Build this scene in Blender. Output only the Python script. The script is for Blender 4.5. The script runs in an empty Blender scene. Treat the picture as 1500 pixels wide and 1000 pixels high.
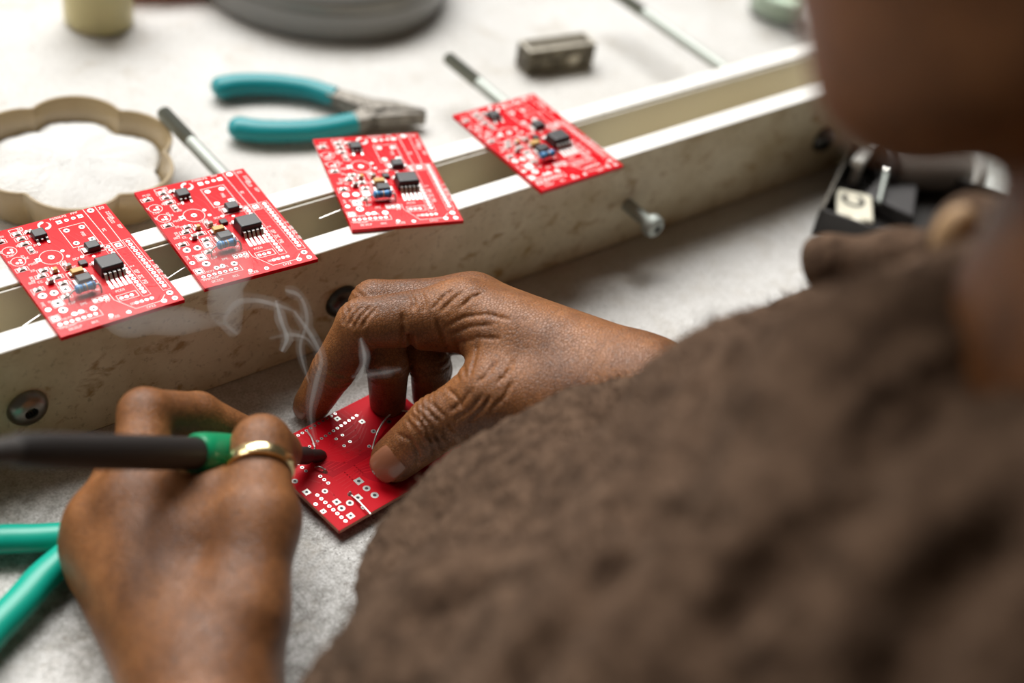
import bpy, math, random
import numpy as np
from mathutils import Matrix, Vector, Euler

SC = bpy.context.scene
COL = SC.collection
K = 0.001                      # everything below is given in millimetres
rng = random.Random(7)

# ------------------------------------------------------------------ camera, light, exposure
cam_data = bpy.data.cameras.new('camera')
cam = bpy.data.objects.new('camera', cam_data)
COL.objects.link(cam)
cam.location = (-317.83 * K, -350.17 * K, 373.97 * K)
cam.rotation_euler = (math.radians(49.7091), math.radians(-8.7357), math.radians(-37.6006))
cam_data.sensor_width = 36.0
cam_data.lens = 50.0
cam_data.clip_start = 0.02
cam_data.clip_end = 50
cam_data.dof.use_dof = True
cam_data.dof.focus_distance = 0.512
cam_data.dof.aperture_fstop = 4.6
SC.camera = cam

world = bpy.data.worlds.new('room_light')
SC.world = world
world.use_nodes = True
world.node_tree.nodes['Background'].inputs[0].default_value = (1.0, 0.86, 0.70, 1)
world.node_tree.nodes['Background'].inputs[1].default_value = 0.047


def area(name, loc, target, sx, sy, power, col):
    d = bpy.data.lights.new(name, 'AREA')
    d.shape = 'RECTANGLE'
    d.size, d.size_y = sx, sy
    d.energy = power
    d.color = col
    o = bpy.data.objects.new(name, d)
    COL.objects.link(o)
    o.location = loc
    o.rotation_euler = (Vector(target) - Vector(loc)).to_track_quat('-Z', 'Y').to_euler()
    return o


# a tall window beyond the far side of the bench, and the room's side window
area('window_light', (0.45, 2.05, 3.02), (-0.05, 0.05, 0.0), 3.4, 2.0, 192, (1.0, 0.985, 0.96))
area('side_window_light', (-1.7, 1.25, 1.6), (-0.1, -0.1, 0.05), 1.2, 1.2, 15, (1.0, 0.93, 0.84))

SC.view_settings.view_transform = 'Standard'
SC.view_settings.look = 'None'
SC.view_settings.gamma = 1.0
SC.view_settings.use_curve_mapping = False
SC.view_settings.exposure = 0.46

# ------------------------------------------------------------------ materials
def mat(name, col, rough=0.5, metal=0.0, coat=0.0, **kw):
    m = bpy.data.materials.new(name)
    m.use_nodes = True
    b = m.node_tree.nodes['Principled BSDF']
    b.inputs['Base Color'].default_value = (*col, 1)
    b.inputs['Roughness'].default_value = rough
    b.inputs['Metallic'].default_value = metal
    b.inputs['Coat Weight'].default_value = coat
    for k, v in kw.items():
        b.inputs[k.replace('_', ' ')].default_value = v
    return m


class NT:
    """short-hand for node trees"""
    def __init__(s, m):
        s.t = m.node_tree
        s.b = s.t.nodes['Principled BSDF']

    def n(s, typ, ins=None, **props):
        x = s.t.nodes.new(typ)
        for k, v in props.items():
            setattr(x, k, v)
        for k, v in (ins or {}).items():
            if hasattr(v, 'is_output'):
                s.t.links.new(v, x.inputs[k])
            else:
                x.inputs[k].default_value = v
        return x

    def coord(s):
        return s.n('ShaderNodeTexCoord').outputs['Object']

    def noise(s, co, scale, detail=3, rough=0.55, dist=0.0):
        return s.n('ShaderNodeTexNoise', {'Vector': co, 'Scale': scale, 'Detail': detail, 'Roughness': rough, 'Distortion': dist}).outputs[0]

    def ramp(s, f, stops):
        r = s.n('ShaderNodeValToRGB', {'Fac': f})
        e = r.color_ramp.elements
        while len(e) < len(stops):
            e.new(0.5)
        for el, (p, c) in zip(e, stops):
            el.position = p
            el.color = c if len(c) == 4 else (*c, 1)
        return r.outputs[0]

    def mix(s, f, a, b, mode='MIX'):
        x = s.n('ShaderNodeMix', data_type='RGBA', blend_type=mode)
        for i, v in ((0, f), (6, a), (7, b)):
            if hasattr(v, 'is_output'):
                s.t.links.new(v, x.inputs[i])
            else:
                x.inputs[i].default_value = (*v, 1) if isinstance(v, tuple) and len(v) == 3 else v
        return x.outputs[2]

    def bump(s, h, strength=0.3, dist=0.0005, normal=None):
        ins = {'Height': h, 'Strength': strength, 'Distance': dist}
        if normal is not None:
            ins['Normal'] = normal
        return s.n('ShaderNodeBump', ins).outputs[0]

    def out(s, name, v):
        s.t.links.new(v, s.b.inputs[name])


W0, B0 = (1, 1, 1), (0, 0, 0)


def bench_material():
    m = mat('bench_laminate', (0.7, 0.69, 0.66), 0.55)
    q = NT(m)
    co = q.coord()
    big = q.ramp(q.noise(co, 9, 4, 0.6), [(0.30, (0.62, 0.61, 0.585)), (0.62, (0.75, 0.745, 0.73))])
    fine = q.ramp(q.noise(co, 1000, 3, 0.8), [(0.36, (0.42, 0.40, 0.37)), (0.60, W0)])
    c = q.mix(0.8, big, fine, 'MULTIPLY')
    clump = q.ramp(q.noise(co, 170, 8, 0.78), [(0.40, (0.36, 0.34, 0.30)), (0.56, W0)])
    where = q.ramp(q.noise(co, 17, 3, 0.6), [(0.36, B0), (0.56, W0)])
    used = q.n('ShaderNodeMapRange', {0: q.n('ShaderNodeSeparateXYZ', {0: co}).outputs[1], 1: 0.0, 2: 0.13, 3: 1.0, 4: 0.12}).outputs[0]
    used = q.n('ShaderNodeMath', {0: used, 1: q.n('ShaderNodeMapRange', {0: q.n('ShaderNodeSeparateXYZ', {0: co}).outputs[0], 1: -0.07, 2: 0.02, 3: 1.0, 4: 0.25}).outputs[0]}, operation='MULTIPLY').outputs[0]
    where = q.n('ShaderNodeMath', {0: where, 1: used}, operation='MULTIPLY').outputs[0]
    c = q.mix(q.n('ShaderNodeMath', {0: where, 1: 0.85}, operation='MULTIPLY').outputs[0], c, q.mix(1.0, c, clump, 'MULTIPLY'))
    specks = q.ramp(q.noise(co, 420, 4, 0.7), [(0.345, (0.12, 0.10, 0.07)), (0.40, W0)])
    patch = q.ramp(q.noise(co, 26, 3, 0.6), [(0.40, B0), (0.60, W0)])
    c = q.mix(patch, c, q.mix(0.9, c, specks, 'MULTIPLY'))
    grime = q.ramp(q.noise(co, 38, 6, 0.72, 0.6), [(0.53, B0), (0.72, W0)])
    c = q.mix(q.n('ShaderNodeMath', {0: grime, 1: 0.6}, operation='MULTIPLY').outputs[0], c, (0.36, 0.31, 0.24))
    # a browner band along the front of the rails, ragged along its edge
    xyz = q.n('ShaderNodeSeparateXYZ', {0: co})
    y = q.n('ShaderNodeMath', {0: xyz.outputs[1], 1: q.n('ShaderNodeMath', {0: q.noise(co, 30, 4), 1: 0.02}, operation='MULTIPLY').outputs[0]}, operation='ADD').outputs[0]
    band = q.ramp(q.n('ShaderNodeMapRange', {0: y, 1: -0.035, 2: 0.012, 3: 0.0, 4: 1.0}).outputs[0], [(0.35, B0), (0.95, W0)])
    front = q.n('ShaderNodeMath', {0: q.n('ShaderNodeMath', {0: xyz.outputs[1], 1: 0.012}, operation='LESS_THAN').outputs[0], 1: q.n('ShaderNodeMath', {0: xyz.outputs[0], 1: 0.26}, operation='LESS_THAN').outputs[0]}, operation='MULTIPLY').outputs[0]
    k = q.n('ShaderNodeMath', {0: q.n('ShaderNodeMath', {0: band, 1: front}, operation='MULTIPLY').outputs[0], 1: 0.55}, operation='MULTIPLY').outputs[0]
    c = q.mix(k, c, (0.40, 0.31, 0.19))
    q.out('Base Color', c)
    q.out('Normal', q.bump(q.noise(co, 700, 3, 0.7), 0.25, 0.0003))
    return m


def rail_material():
    m = mat('rail_paint', (0.7, 0.66, 0.55), 0.42)
    q = NT(m)
    co = q.coord()
    c = q.ramp(q.noise(co, 22, 5, 0.65), [(0.32, (0.50, 0.40, 0.22)), (0.6, (0.71, 0.63, 0.44))])
    fine = q.ramp(q.noise(co, 330, 3, 0.7), [(0.30, (0.42, 0.36, 0.26)), (0.44, W0)])
    c = q.mix(0.55, c, fine, 'MULTIPLY')
    st = q.n('ShaderNodeMapping', {'Vector': co, 'Scale': (1.0, 1.0, 1.5), 'Rotation': (0, 0.5, 0)}).outputs[0]
    spots = q.ramp(q.noise(st, 85, 4, 0.6, 0.4), [(0.565, B0), (0.69, W0)])
    c = q.mix(q.n('ShaderNodeMath', {0: spots, 1: 0.85}, operation='MULTIPLY').outputs[0], c, (0.33, 0.19, 0.045))
    dark = q.ramp(q.noise(co, 240, 2, 0.6), [(0.735, B0), (0.78, W0)])
    c = q.mix(dark, c, (0.06, 0.04, 0.02))
    # upward faces of the rails turn off-white
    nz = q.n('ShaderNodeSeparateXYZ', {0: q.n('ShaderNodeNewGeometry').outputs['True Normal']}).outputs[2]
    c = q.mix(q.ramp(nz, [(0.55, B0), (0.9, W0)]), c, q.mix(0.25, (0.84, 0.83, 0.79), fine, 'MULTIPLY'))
    q.out('Base Color', c)
    q.out('Normal', q.bump(q.noise(co, 260, 3, 0.6), 0.2, 0.0003))
    return m


M = {}
M['bench'] = bench_material()
M['bench_edge'] = mat('bench_edge', (0.30, 0.22, 0.15), 0.5)
M['rail'] = rail_material()
M['strip'] = mat('lit_cream_paint', (0.78, 0.76, 0.68), 0.45)  # paler than the rail paint, light inside the gap put into the colour
M['steel'] = mat('zinc_steel', (0.38, 0.41, 0.38), 0.55, 0.6)
M['dark_steel'] = mat('dark_steel', (0.10, 0.10, 0.095), 0.34, 1.0)
M['old_steel'] = mat('old_steel', (0.30, 0.28, 0.24), 0.5, 0.8)
M['tin'] = mat('solder_tin', (0.66, 0.66, 0.64), 0.36, 0.9)
M['bright_tin'] = mat('bright_wire', (0.85, 0.85, 0.83), 0.3, 0.7)
M['dull_tin'] = mat('dull_tin', (0.42, 0.41, 0.39), 0.4, 0.8)
M['hole'] = mat('drilled_hole', (0.035, 0.03, 0.035), 0.7)
M['mask'] = mat('red_solder_mask', (0.60, 0.0015, 0.008), 0.20)
M['mask'].node_tree.nodes['Principled BSDF'].inputs['Specular IOR Level'].default_value = 0.2
M['mask_plain'] = mat('red_solder_mask_plain', (0.60, 0.004, 0.014), 0.5)
M['mask_plain'].node_tree.nodes['Principled BSDF'].inputs['Specular IOR Level'].default_value = 0.12
M['mask'].node_tree.nodes['Principled BSDF'].inputs['Coat Roughness'].default_value = 0.22
M['trace'] = mat('red_trace', (0.60, 0.010, 0.020), 0.4)
M['trace'].node_tree.nodes['Principled BSDF'].inputs['Specular IOR Level'].default_value = 0.15
M['trace_dark'] = mat('dark_red_trace', (0.46, 0.004, 0.014), 0.45)
M['trace_dark'].node_tree.nodes['Principled BSDF'].inputs['Specular IOR Level'].default_value = 0.12
M['thread'] = mat('thread_zinc', (0.30, 0.32, 0.285), 0.55, 0.6)
M['board_edge'] = mat('board_edge', (0.50, 0.17, 0.10), 0.6)
M['silk'] = mat('white_silkscreen', (0.86, 0.80, 0.78), 0.5)
M['chip'] = mat('black_epoxy', (0.022, 0.022, 0.024), 0.36)
M['chip_mark'] = mat('chip_mark', (0.10, 0.10, 0.10), 0.5)
M['tan'] = mat('tan_tantalum', (0.56, 0.33, 0.08), 0.4)
M['blue'] = mat('blue_resistor', (0.03, 0.22, 0.52), 0.3, 0, 0.3)
M['blue_light'] = mat('light_blue_band', (0.25, 0.5, 0.65), 0.3)
M['band_dark'] = mat('dark_band', (0.05, 0.03, 0.03), 0.4)
M['smd'] = mat('grey_ceramic', (0.30, 0.27, 0.24), 0.5)
M['teal'] = mat('teal_vinyl', (0.0, 0.25, 0.28), 0.4)
M['green'] = mat('green_vinyl', (0.0, 0.36, 0.26), 0.36)
M['iron_black'] = mat('black_handle', (0.012, 0.0095, 0.0085), 0.6)
M['iron_green'] = mat('green_collar', (0.0, 0.25, 0.10), 0.35, 0, 0.2)
M['iron_tip'] = mat('oxidised_tip', (0.055, 0.05, 0.045), 0.5, 0.6)
M['cable'] = mat('grey_cable', (0.05, 0.045, 0.042), 0.6)
M['dish'] = mat('amber_tinted_dish', (0.52, 0.40, 0.23), 0.25, 0, 0.2, Transmission_Weight=0.35)
M['powder'] = mat('white_powder', (0.84, 0.84, 0.82), 0.9)
M['yellow'] = mat('yellow_translucent', (0.95, 0.87, 0.50), 0.3, 0, 0.0, Transmission_Weight=0.6)
M['red_plastic'] = mat('red_plastic', (0.65, 0.05, 0.04), 0.4)
M['grey_gloss'] = mat('grey_gloss', (0.24, 0.24, 0.235), 0.26, 0, 0.3)
M['block'] = mat('dull_iron', (0.10, 0.085, 0.06), 0.45, 0.5)
M['block_worn'] = mat('worn_iron', (0.5, 0.47, 0.40), 0.5, 0.3)
M['glass'] = mat('clear_glass', (0.93, 0.96, 0.94), 0.06, 0, 0, Transmission_Weight=1.0, IOR=1.45)
M['pale_green'] = mat('pale_green_stuff', (0.55, 0.66, 0.52), 0.6)
M['cream'] = mat('cream_plastic', (0.78, 0.74, 0.60), 0.4)
M['white_plastic'] = mat('white_plastic', (0.80, 0.79, 0.75), 0.35)
M['black_plastic'] = mat('black_plastic', (0.018, 0.015, 0.013), 0.45)
M['grey_plastic'] = mat('dark_grey_plastic', (0.045, 0.042, 0.042), 0.5)
M['copper'] = mat('copper', (0.72, 0.38, 0.16), 0.35, 0.8)
M['gold'] = mat('gold', (0.83, 0.66, 0.36), 0.20, 1.0)
M['silver'] = mat('silver', (0.85, 0.83, 0.78), 0.15, 1.0)
q = NT(M['powder']); q.out('Normal', q.bump(q.noise(q.coord(), 700, 4, 0.7), 0.9, 0.002))
q = NT(M['block']); _c = q.coord()
q.out('Base Color', q.ramp(q.noise(_c, 160, 4, 0.6), [(0.4, (0.055, 0.045, 0.03)), (0.62, (0.17, 0.15, 0.11)), (0.72, (0.38, 0.34, 0.27))]))
q = NT(M['old_steel']); _c = q.coord()
q.out('Base Color', q.ramp(q.noise(_c, 260, 3, 0.6), [(0.35, (0.11, 0.10, 0.085)), (0.65, (0.26, 0.24, 0.21))]))

# ------------------------------------------------------------------ mesh helpers
class MB:
    def __init__(s):
        s.v, s.f, s.m = [], [], []

    def add(s, vs, fs, mi=0):
        o = len(s.v)
        s.v += [tuple(p) for p in vs]
        s.f += [tuple(i + o for i in f) for f in fs]
        s.m += [mi] * len(fs)
        return s

    def box(s, c, d, rot=None, mi=0, taper=1.0):
        vs = []
        for sz in (-1, 1):
            t = taper if sz > 0 else 1.0
            for sx, sy in ((-1, -1), (1, -1), (1, 1), (-1, 1)):
                p = Vector((sx * d[0] / 2 * t, sy * d[1] / 2 * t, sz * d[2] / 2))
                if rot:
                    p = rot @ p
                vs.append(p + Vector(c))
        return s.add(vs, [(3, 2, 1, 0), (4, 5, 6, 7), (0, 1, 5, 4), (1, 2, 6, 5), (2, 3, 7, 6), (3, 0, 4, 7)], mi)

    def tube(s, pts, rad, n=12, mi=0, sq=(1, 1), up=None, cap=True):
        pts = [Vector(p) for p in pts]
        if not hasattr(rad, '__len__'):
            rad = [rad] * len(pts)
        t0 = (pts[1] - pts[0]).normalized()
        u = Vector(up) if up else (Vector((0, 0, 1)) if abs(t0.z) < 0.9 else Vector((1, 0, 0)))
        vs, fs = [], []
        for i, p in enumerate(pts):
            t = (pts[min(i + 1, len(pts) - 1)] - pts[max(i - 1, 0)]).normalized()
            a = (u - t * u.dot(t)).normalized()
            if not up:
                u = a
            b = t.cross(a)
            for k in range(n):
                w = 2 * math.pi * k / n
                vs.append(p + (a * (math.cos(w) * sq[0]) + b * (math.sin(w) * sq[1])) * rad[i])
        for i in range(len(pts) - 1):
            for k in range(n):
                k2 = (k + 1) % n
                fs.append((i * n + k, i * n + k2, (i + 1) * n + k2, (i + 1) * n + k))
        if cap:
            fs.append(tuple(range(n))[::-1])
            fs.append(tuple((len(pts) - 1) * n + k for k in range(n)))
        return s.add(vs, fs, mi)

    def lathe(s, prof, n=32, c=(0, 0, 0), rot=None, mi=0, closed=False):
        vs, fs = [], []
        for r, z in prof:
            for k in range(n):
                w = 2 * math.pi * k / n
                p = Vector((max(r, 1e-4) * math.cos(w), max(r, 1e-4) * math.sin(w), z))
                if rot:
                    p = rot @ p
                vs.append(p + Vector(c))
        L = len(prof)
        for i in range(L if closed else L - 1):
            j = (i + 1) % L
            for k in range(n):
                k2 = (k + 1) % n
                fs.append((i * n + k, i * n + k2, j * n + k2, j * n + k))
        return s.add(vs, fs, mi)

    def prism(s, poly, z0, z1, mi=0):
        n = len(poly)
        vs = [(x, y, z0) for x, y in poly] + [(x, y, z1) for x, y in poly]
        fs = [tuple(range(n))[::-1], tuple(range(n, 2 * n))]
        fs += [(i, (i + 1) % n, n + (i + 1) % n, n + i) for i in range(n)]
        return s.add(vs, fs, mi)

    def ellipsoid(s, c, r, rot=None, nu=20, nv=12, mi=0):
        prof = [(math.sin(math.pi * i / nv), -math.cos(math.pi * i / nv)) for i in range(nv + 1)]
        R = Matrix.Diagonal(Vector(r))
        if rot:
            R = rot @ R
        return s.lathe(prof, nu, c, R, mi)

    # flat print, lying in a plane z
    def strip(s, pts, w, z, mi=0, close=False):
        pts = [Vector((p[0], p[1])) for p in pts]
        if close:
            pts = pts + [pts[0]]
        for a, b in zip(pts, pts[1:]):
            d = b - a
            if d.length < 1e-6:
                continue
            d.normalize()
            n = Vector((-d.y, d.x)) * w / 2
            e = d * w / 2
            q_ = [a - e - n, b + e - n, b + e + n, a - e + n]
            s.add([(p.x, p.y, z) for p in q_], [(0, 1, 2, 3)], mi)
        return s

    def arc(s, c, r, w, z, a0=0, a1=360, n=20, mi=0):
        vs = []
        for i in range(n + 1):
            t = math.radians(a0 + (a1 - a0) * i / n)
            for rr in (r - w / 2, r + w / 2):
                vs.append((c[0] + rr * math.cos(t), c[1] + rr * math.sin(t), z))
        return s.add(vs, [(2 * i, 2 * i + 1, 2 * i + 3, 2 * i + 2) for i in range(n)], mi)

    def mesh(s, name, mats, angle=35):
        me = bpy.data.meshes.new(name)
        me.from_pydata([(x * K, y * K, z * K) for x, y, z in s.v], [], s.f)
        for m in (mats if isinstance(mats, (list, tuple)) else [mats]):
            me.materials.append(m)
        me.polygons.foreach_set('material_index', s.m)
        me.polygons.foreach_set('use_smooth', [True] * len(s.f))
        me.update()
        me.set_sharp_from_angle(angle=math.radians(angle))
        return me

    def build(s, name, mats, parent=None, loc=(0, 0, 0), rot=None, bevel=0, seg=2, sub=0, angle=35):
        return put(name, s.mesh(name, mats, angle), parent, loc, rot, bevel, seg, sub)


def put(name, me, parent=None, loc=(0, 0, 0), rot=None, bevel=0, seg=2, sub=0):
    o = bpy.data.objects.new(name, me)
    COL.objects.link(o)
    o.parent = parent
    o.location = Vector(loc) * K
    if rot is not None:
        o.rotation_euler = rot
    if bevel:
        b = o.modifiers.new('edge', 'BEVEL')
        b.width = bevel * K
        b.segments = seg
        b.limit_method = 'ANGLE'
        b.angle_limit = math.radians(40)
    if sub:
        b = o.modifiers.new('smooth', 'SUBSURF')
        b.levels = b.render_levels = sub
    return o


def tag(o, label=None, cat=None, group=None, kind=None):
    for k, v in (('label', label), ('category', cat), ('group', group), ('kind', kind)):
        if v:
            o[k] = v
    return o


def empty(name, loc=(0, 0, 0), rz=0, label=None, cat=None, group=None):
    o = bpy.data.objects.new(name, None)
    COL.objects.link(o)
    o.empty_display_size = 0.01
    o.location = Vector(loc) * K
    o.rotation_euler = (0, 0, rz)
    return tag(o, label, cat, group)


def copy_tree(o, parent=None):
    c = o.copy()
    COL.objects.link(c)
    if parent is not None:
        c.parent = parent
    for ch in list(o.children):
        copy_tree(ch, c)
    return c


def bez(pts, n=24):
    """Catmull-Rom through the points"""
    P = [np.array(p, float) for p in pts]
    P = [2 * P[0] - P[1]] + P + [2 * P[-1] - P[-2]]
    out = []
    m = len(P) - 3
    for i in range(m):
        a, b, c, d = P[i:i + 4]
        k = max(2, n // m)
        for j in range(k):
            t = j / k
            out.append(0.5 * (2 * b + (c - a) * t + (2 * a - 5 * b + 4 * c - d) * t * t + (3 * b - a - 3 * c + d) * t ** 3))
    out.append(P[-2])
    return out
# ------------------------------------------------------------------ bench and rails
RH = 49.7                       # top of the rails above the bench
bench = MB().prism([(-520, -222), (760, -222), (760, 620), (-520, 620)], -32, 0).build('workbench', [M['bench']], bevel=2)
tag(bench, 'off-white workbench top, stained and speckled, under everything', 'workbench')

for x_, y_ in ((-460, -170), (700, -170), (-460, 570), (700, 570)):
    MB().box((x_, y_, -396), (56, 56, 728)).build('leg', [M['bench_edge']], bench, bevel=2)
fl = MB().box((120, 700, -765), (4200, 5200, 10)).build('floor', [mat('grey_floor', (0.30, 0.27, 0.23), 0.7)])
tag(fl, 'plain dull floor far below the bench', None, None, 'structure')

wb = MB().box((120, 3300, 560), (4200, 20, 2640)).build('wall_back', [mat('cream_wall', (0.55, 0.52, 0.47), 0.8)])
tag(wb, 'plain pale wall far beyond the bench', None, None, 'structure')

rails = empty('rail_frame', (0, 0, 0), 0, 'cream painted pair of long parallel rails bolted together, carrying four red boards', 'frame')
X0, X1 = -430, 262
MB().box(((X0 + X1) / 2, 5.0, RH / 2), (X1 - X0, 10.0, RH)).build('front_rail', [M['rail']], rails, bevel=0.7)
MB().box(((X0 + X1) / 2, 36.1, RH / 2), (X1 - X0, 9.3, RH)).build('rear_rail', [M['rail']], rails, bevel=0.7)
MB().box(((X0 + X1) / 2, 30.75, RH / 2 - 0.6), (X1 - X0, 1.0, RH - 1.2)).build('facing_strip', [M['strip']], rails, bevel=0.3)


def bolt(x, z, head_y, end_y, thread_from, hm, socket):
    b = MB().tube([(x, head_y - 0.5, z), (x, end_y - (end_y - thread_from), z)], 3.1, 16).build('bolt', [M['steel']], rails)
    yy, rr, pts = thread_from, [], []
    while yy < end_y:
        pts += [(x, yy, z), (x, yy + 0.5, z)]
        rr += [3.3, 2.75]
        yy += 1.0
    MB().tube(pts + [(x, end_y, z), (x, end_y + 0.7, z)], rr + [2.9, 2.2], 14).build('thread', [M['thread']], b)
    R = Matrix.Rotation(math.radians(90), 3, 'X')          # local +Z -> -Y
    h = MB()
    if socket:
        prof = [(2.0, -1.5), (2.0, 2.6), (2.4, 3.6), (4.4, 3.4), (6.1, 2.5), (7.1, 1.0), (7.3, 0.0), (7.0, -0.4), (2.0, -0.4)]
        h.lathe(prof, 28, (x, head_y, z), R, 0)
        h.lathe([(2.02, 0.0), (1e-3, 0.2)], 6, (x, head_y, z), R, 1)
        h.lathe([(2.04, 0.0), (2.04, 3.0)], 12, (x, head_y, z), R, 1)
    else:
        prof = [(1e-3, -0.2), (5.0, -0.2), (5.2, 0.4), (5.2, 2.9), (4.6, 4.4), (3.2, 5.2), (1.9, 5.35), (1.75, 5.0), (1.7, 2.6), (1e-3, 2.4)]
        h.lathe(prof[:8], 28, (x, head_y, z), R, 0)
        h.lathe(prof[7:], 6, (x, head_y, z), R, 1)
    h.build('bolt_head', [hm, M['hole']], b)
    return b


M['pewter'] = mat('pewter_head', (0.27, 0.25, 0.22), 0.33, 1.0)
bolt(-190.8, 22.6, -0.2, 150, 118, M['pewter'], True)
bolt(-64.5, 22.4, -0.2, 148, 122, M['dark_steel'], True)
bolt(85.5, 22.2, -15.5, 138, 112, M['steel'], False)
bolt(217.5, 22.0, -0.2, 164, 136, M['dark_steel'], True)

# ------------------------------------------------------------------ circuit boards
BW, BL, BT = 45.0, 62.8, 1.6
ZT = BT + 0.02


def uv(u, v):
    return (u - BW / 2, BL / 2 - v)


def pad_mesh(square, tin='tin'):
    b = MB()
    n = 16
    if square:
        b.prism([(-1, -1), (1, -1), (1, 1), (-1, 1)], 0, 0.06)
    else:
        b.prism([(math.cos(2 * math.pi * i / n), math.sin(2 * math.pi * i / n)) for i in range(n)], 0, 0.06)
    hole = [(0.47 * math.cos(2 * math.pi * i / 10), 0.47 * math.sin(2 * math.pi * i / 10), 0.075) for i in range(10)]
    b.add(hole, [tuple(range(10))], 1)
    return b.mesh('solder_pad', [M[tin], M['hole']])


PAD_R, PAD_S = pad_mesh(False), pad_mesh(True)
DULL_R, DULL_S = pad_mesh(False, 'dull_tin'), pad_mesh(True, 'dull_tin')


def pad(parent, x, y, r, square=False, z=ZT, dull=False):
    o = put('solder_pad', (DULL_S if square else DULL_R) if dull else (PAD_S if square else PAD_R), parent, (x, y, z))
    o.scale = (r, r, 1)
    return o


def pads_joined(parent, items, z=ZT):
    """the small pads of the header rows, too fine to pick apart: one part"""
    b = MB()
    for x, y, r in items:
        b.arc((x, y), r * 0.76, r * 0.48, z + 0.03, n=12)
        b.add([(x + 0.54 * r * math.cos(a * math.pi / 4), y + 0.54 * r * math.sin(a * math.pi / 4), z + 0.02) for a in range(8)], [tuple(range(8))], 1)
    return tag(b.build('header_pads', [M['tin'], M['hole']], parent), kind='stuff')


def chip(parent, name, u, v, w, l, h, m='chip', bevel=0.35, mark=True):
    x, y = uv(u, v)
    b = MB().box((0, 0, h / 2 + 0.1), (w, l, h), None, 0, 0.93)
    o = b.build(name, [M[m]], parent, (x, y, ZT), bevel=bevel)
    return o


def gull(parent, x, y, w, run, h, name='pin', ang=0):
    """a formed lead going out along -y (ang turns it) from a chip body of height h"""
    pts = [(0, 0.4, h * 0.55), (0, -run * 0.25, h * 0.55), (0, -run * 0.5, 0.25), (0, -run, 0.12)]
    b = MB()
    for a, c in zip(pts, pts[1:]):
        d = Vector(c) - Vector(a)
        L = d.length
        rot = d.to_track_quat('Y', 'Z').to_matrix()
        b.box((Vector(a) + Vector(c)) / 2, (w, L + 0.15, 0.28), rot)
    return b.build(name, [M['tin']], parent, (x, y, 0), (0, 0, ang))


def passive_mesh(m):
    b = MB().box((0, 0, 0.32), (1.3, 1.25, 0.6), None, 0)
    b.box((-0.85, 0, 0.32), (0.5, 1.3, 0.66), None, 1).box((0.85, 0, 0.32), (0.5, 1.3, 0.66), None, 1)
    b.box((-1.15, 0, 0.06), (0.7, 1.5, 0.1), None, 1).box((1.15, 0, 0.06), (0.7, 1.5, 0.1), None, 1)
    return b.mesh('chip_resistor', [m, M['tin']])


SMD_G, SMD_T = passive_mesh(M['smd']), passive_mesh(M['tan'])


def glyphs(b, x, y, n, size, ang=0, z=ZT + 0.03, mi=0, r=rng):
    """a run of tiny illegible silkscreen characters"""
    ca, sa = math.cos(ang), math.sin(ang)

    def P(px, py):
        return (x + px * ca - py * sa, y + px * sa + py * ca)
    for i in range(n):
        o = i * size * 0.95
        k = r.randrange(4)
        w, h = size * 0.55, size
        S = {0: [[(0, 0), (0, h), (w, h), (w, h / 2), (0, h / 2)]], 1: [[(w, 0), (0, 0), (0, h), (w, h)]],
             2: [[(0, 0), (0, h), (w, h), (w, 0), (0, 0)]], 3: [[(0, h), (w, h), (0, 0), (w, 0)]]}[k]
        for pl in S:
            b.strip([P(o + a, c) for a, c in pl], size * 0.2, z, mi)


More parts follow.
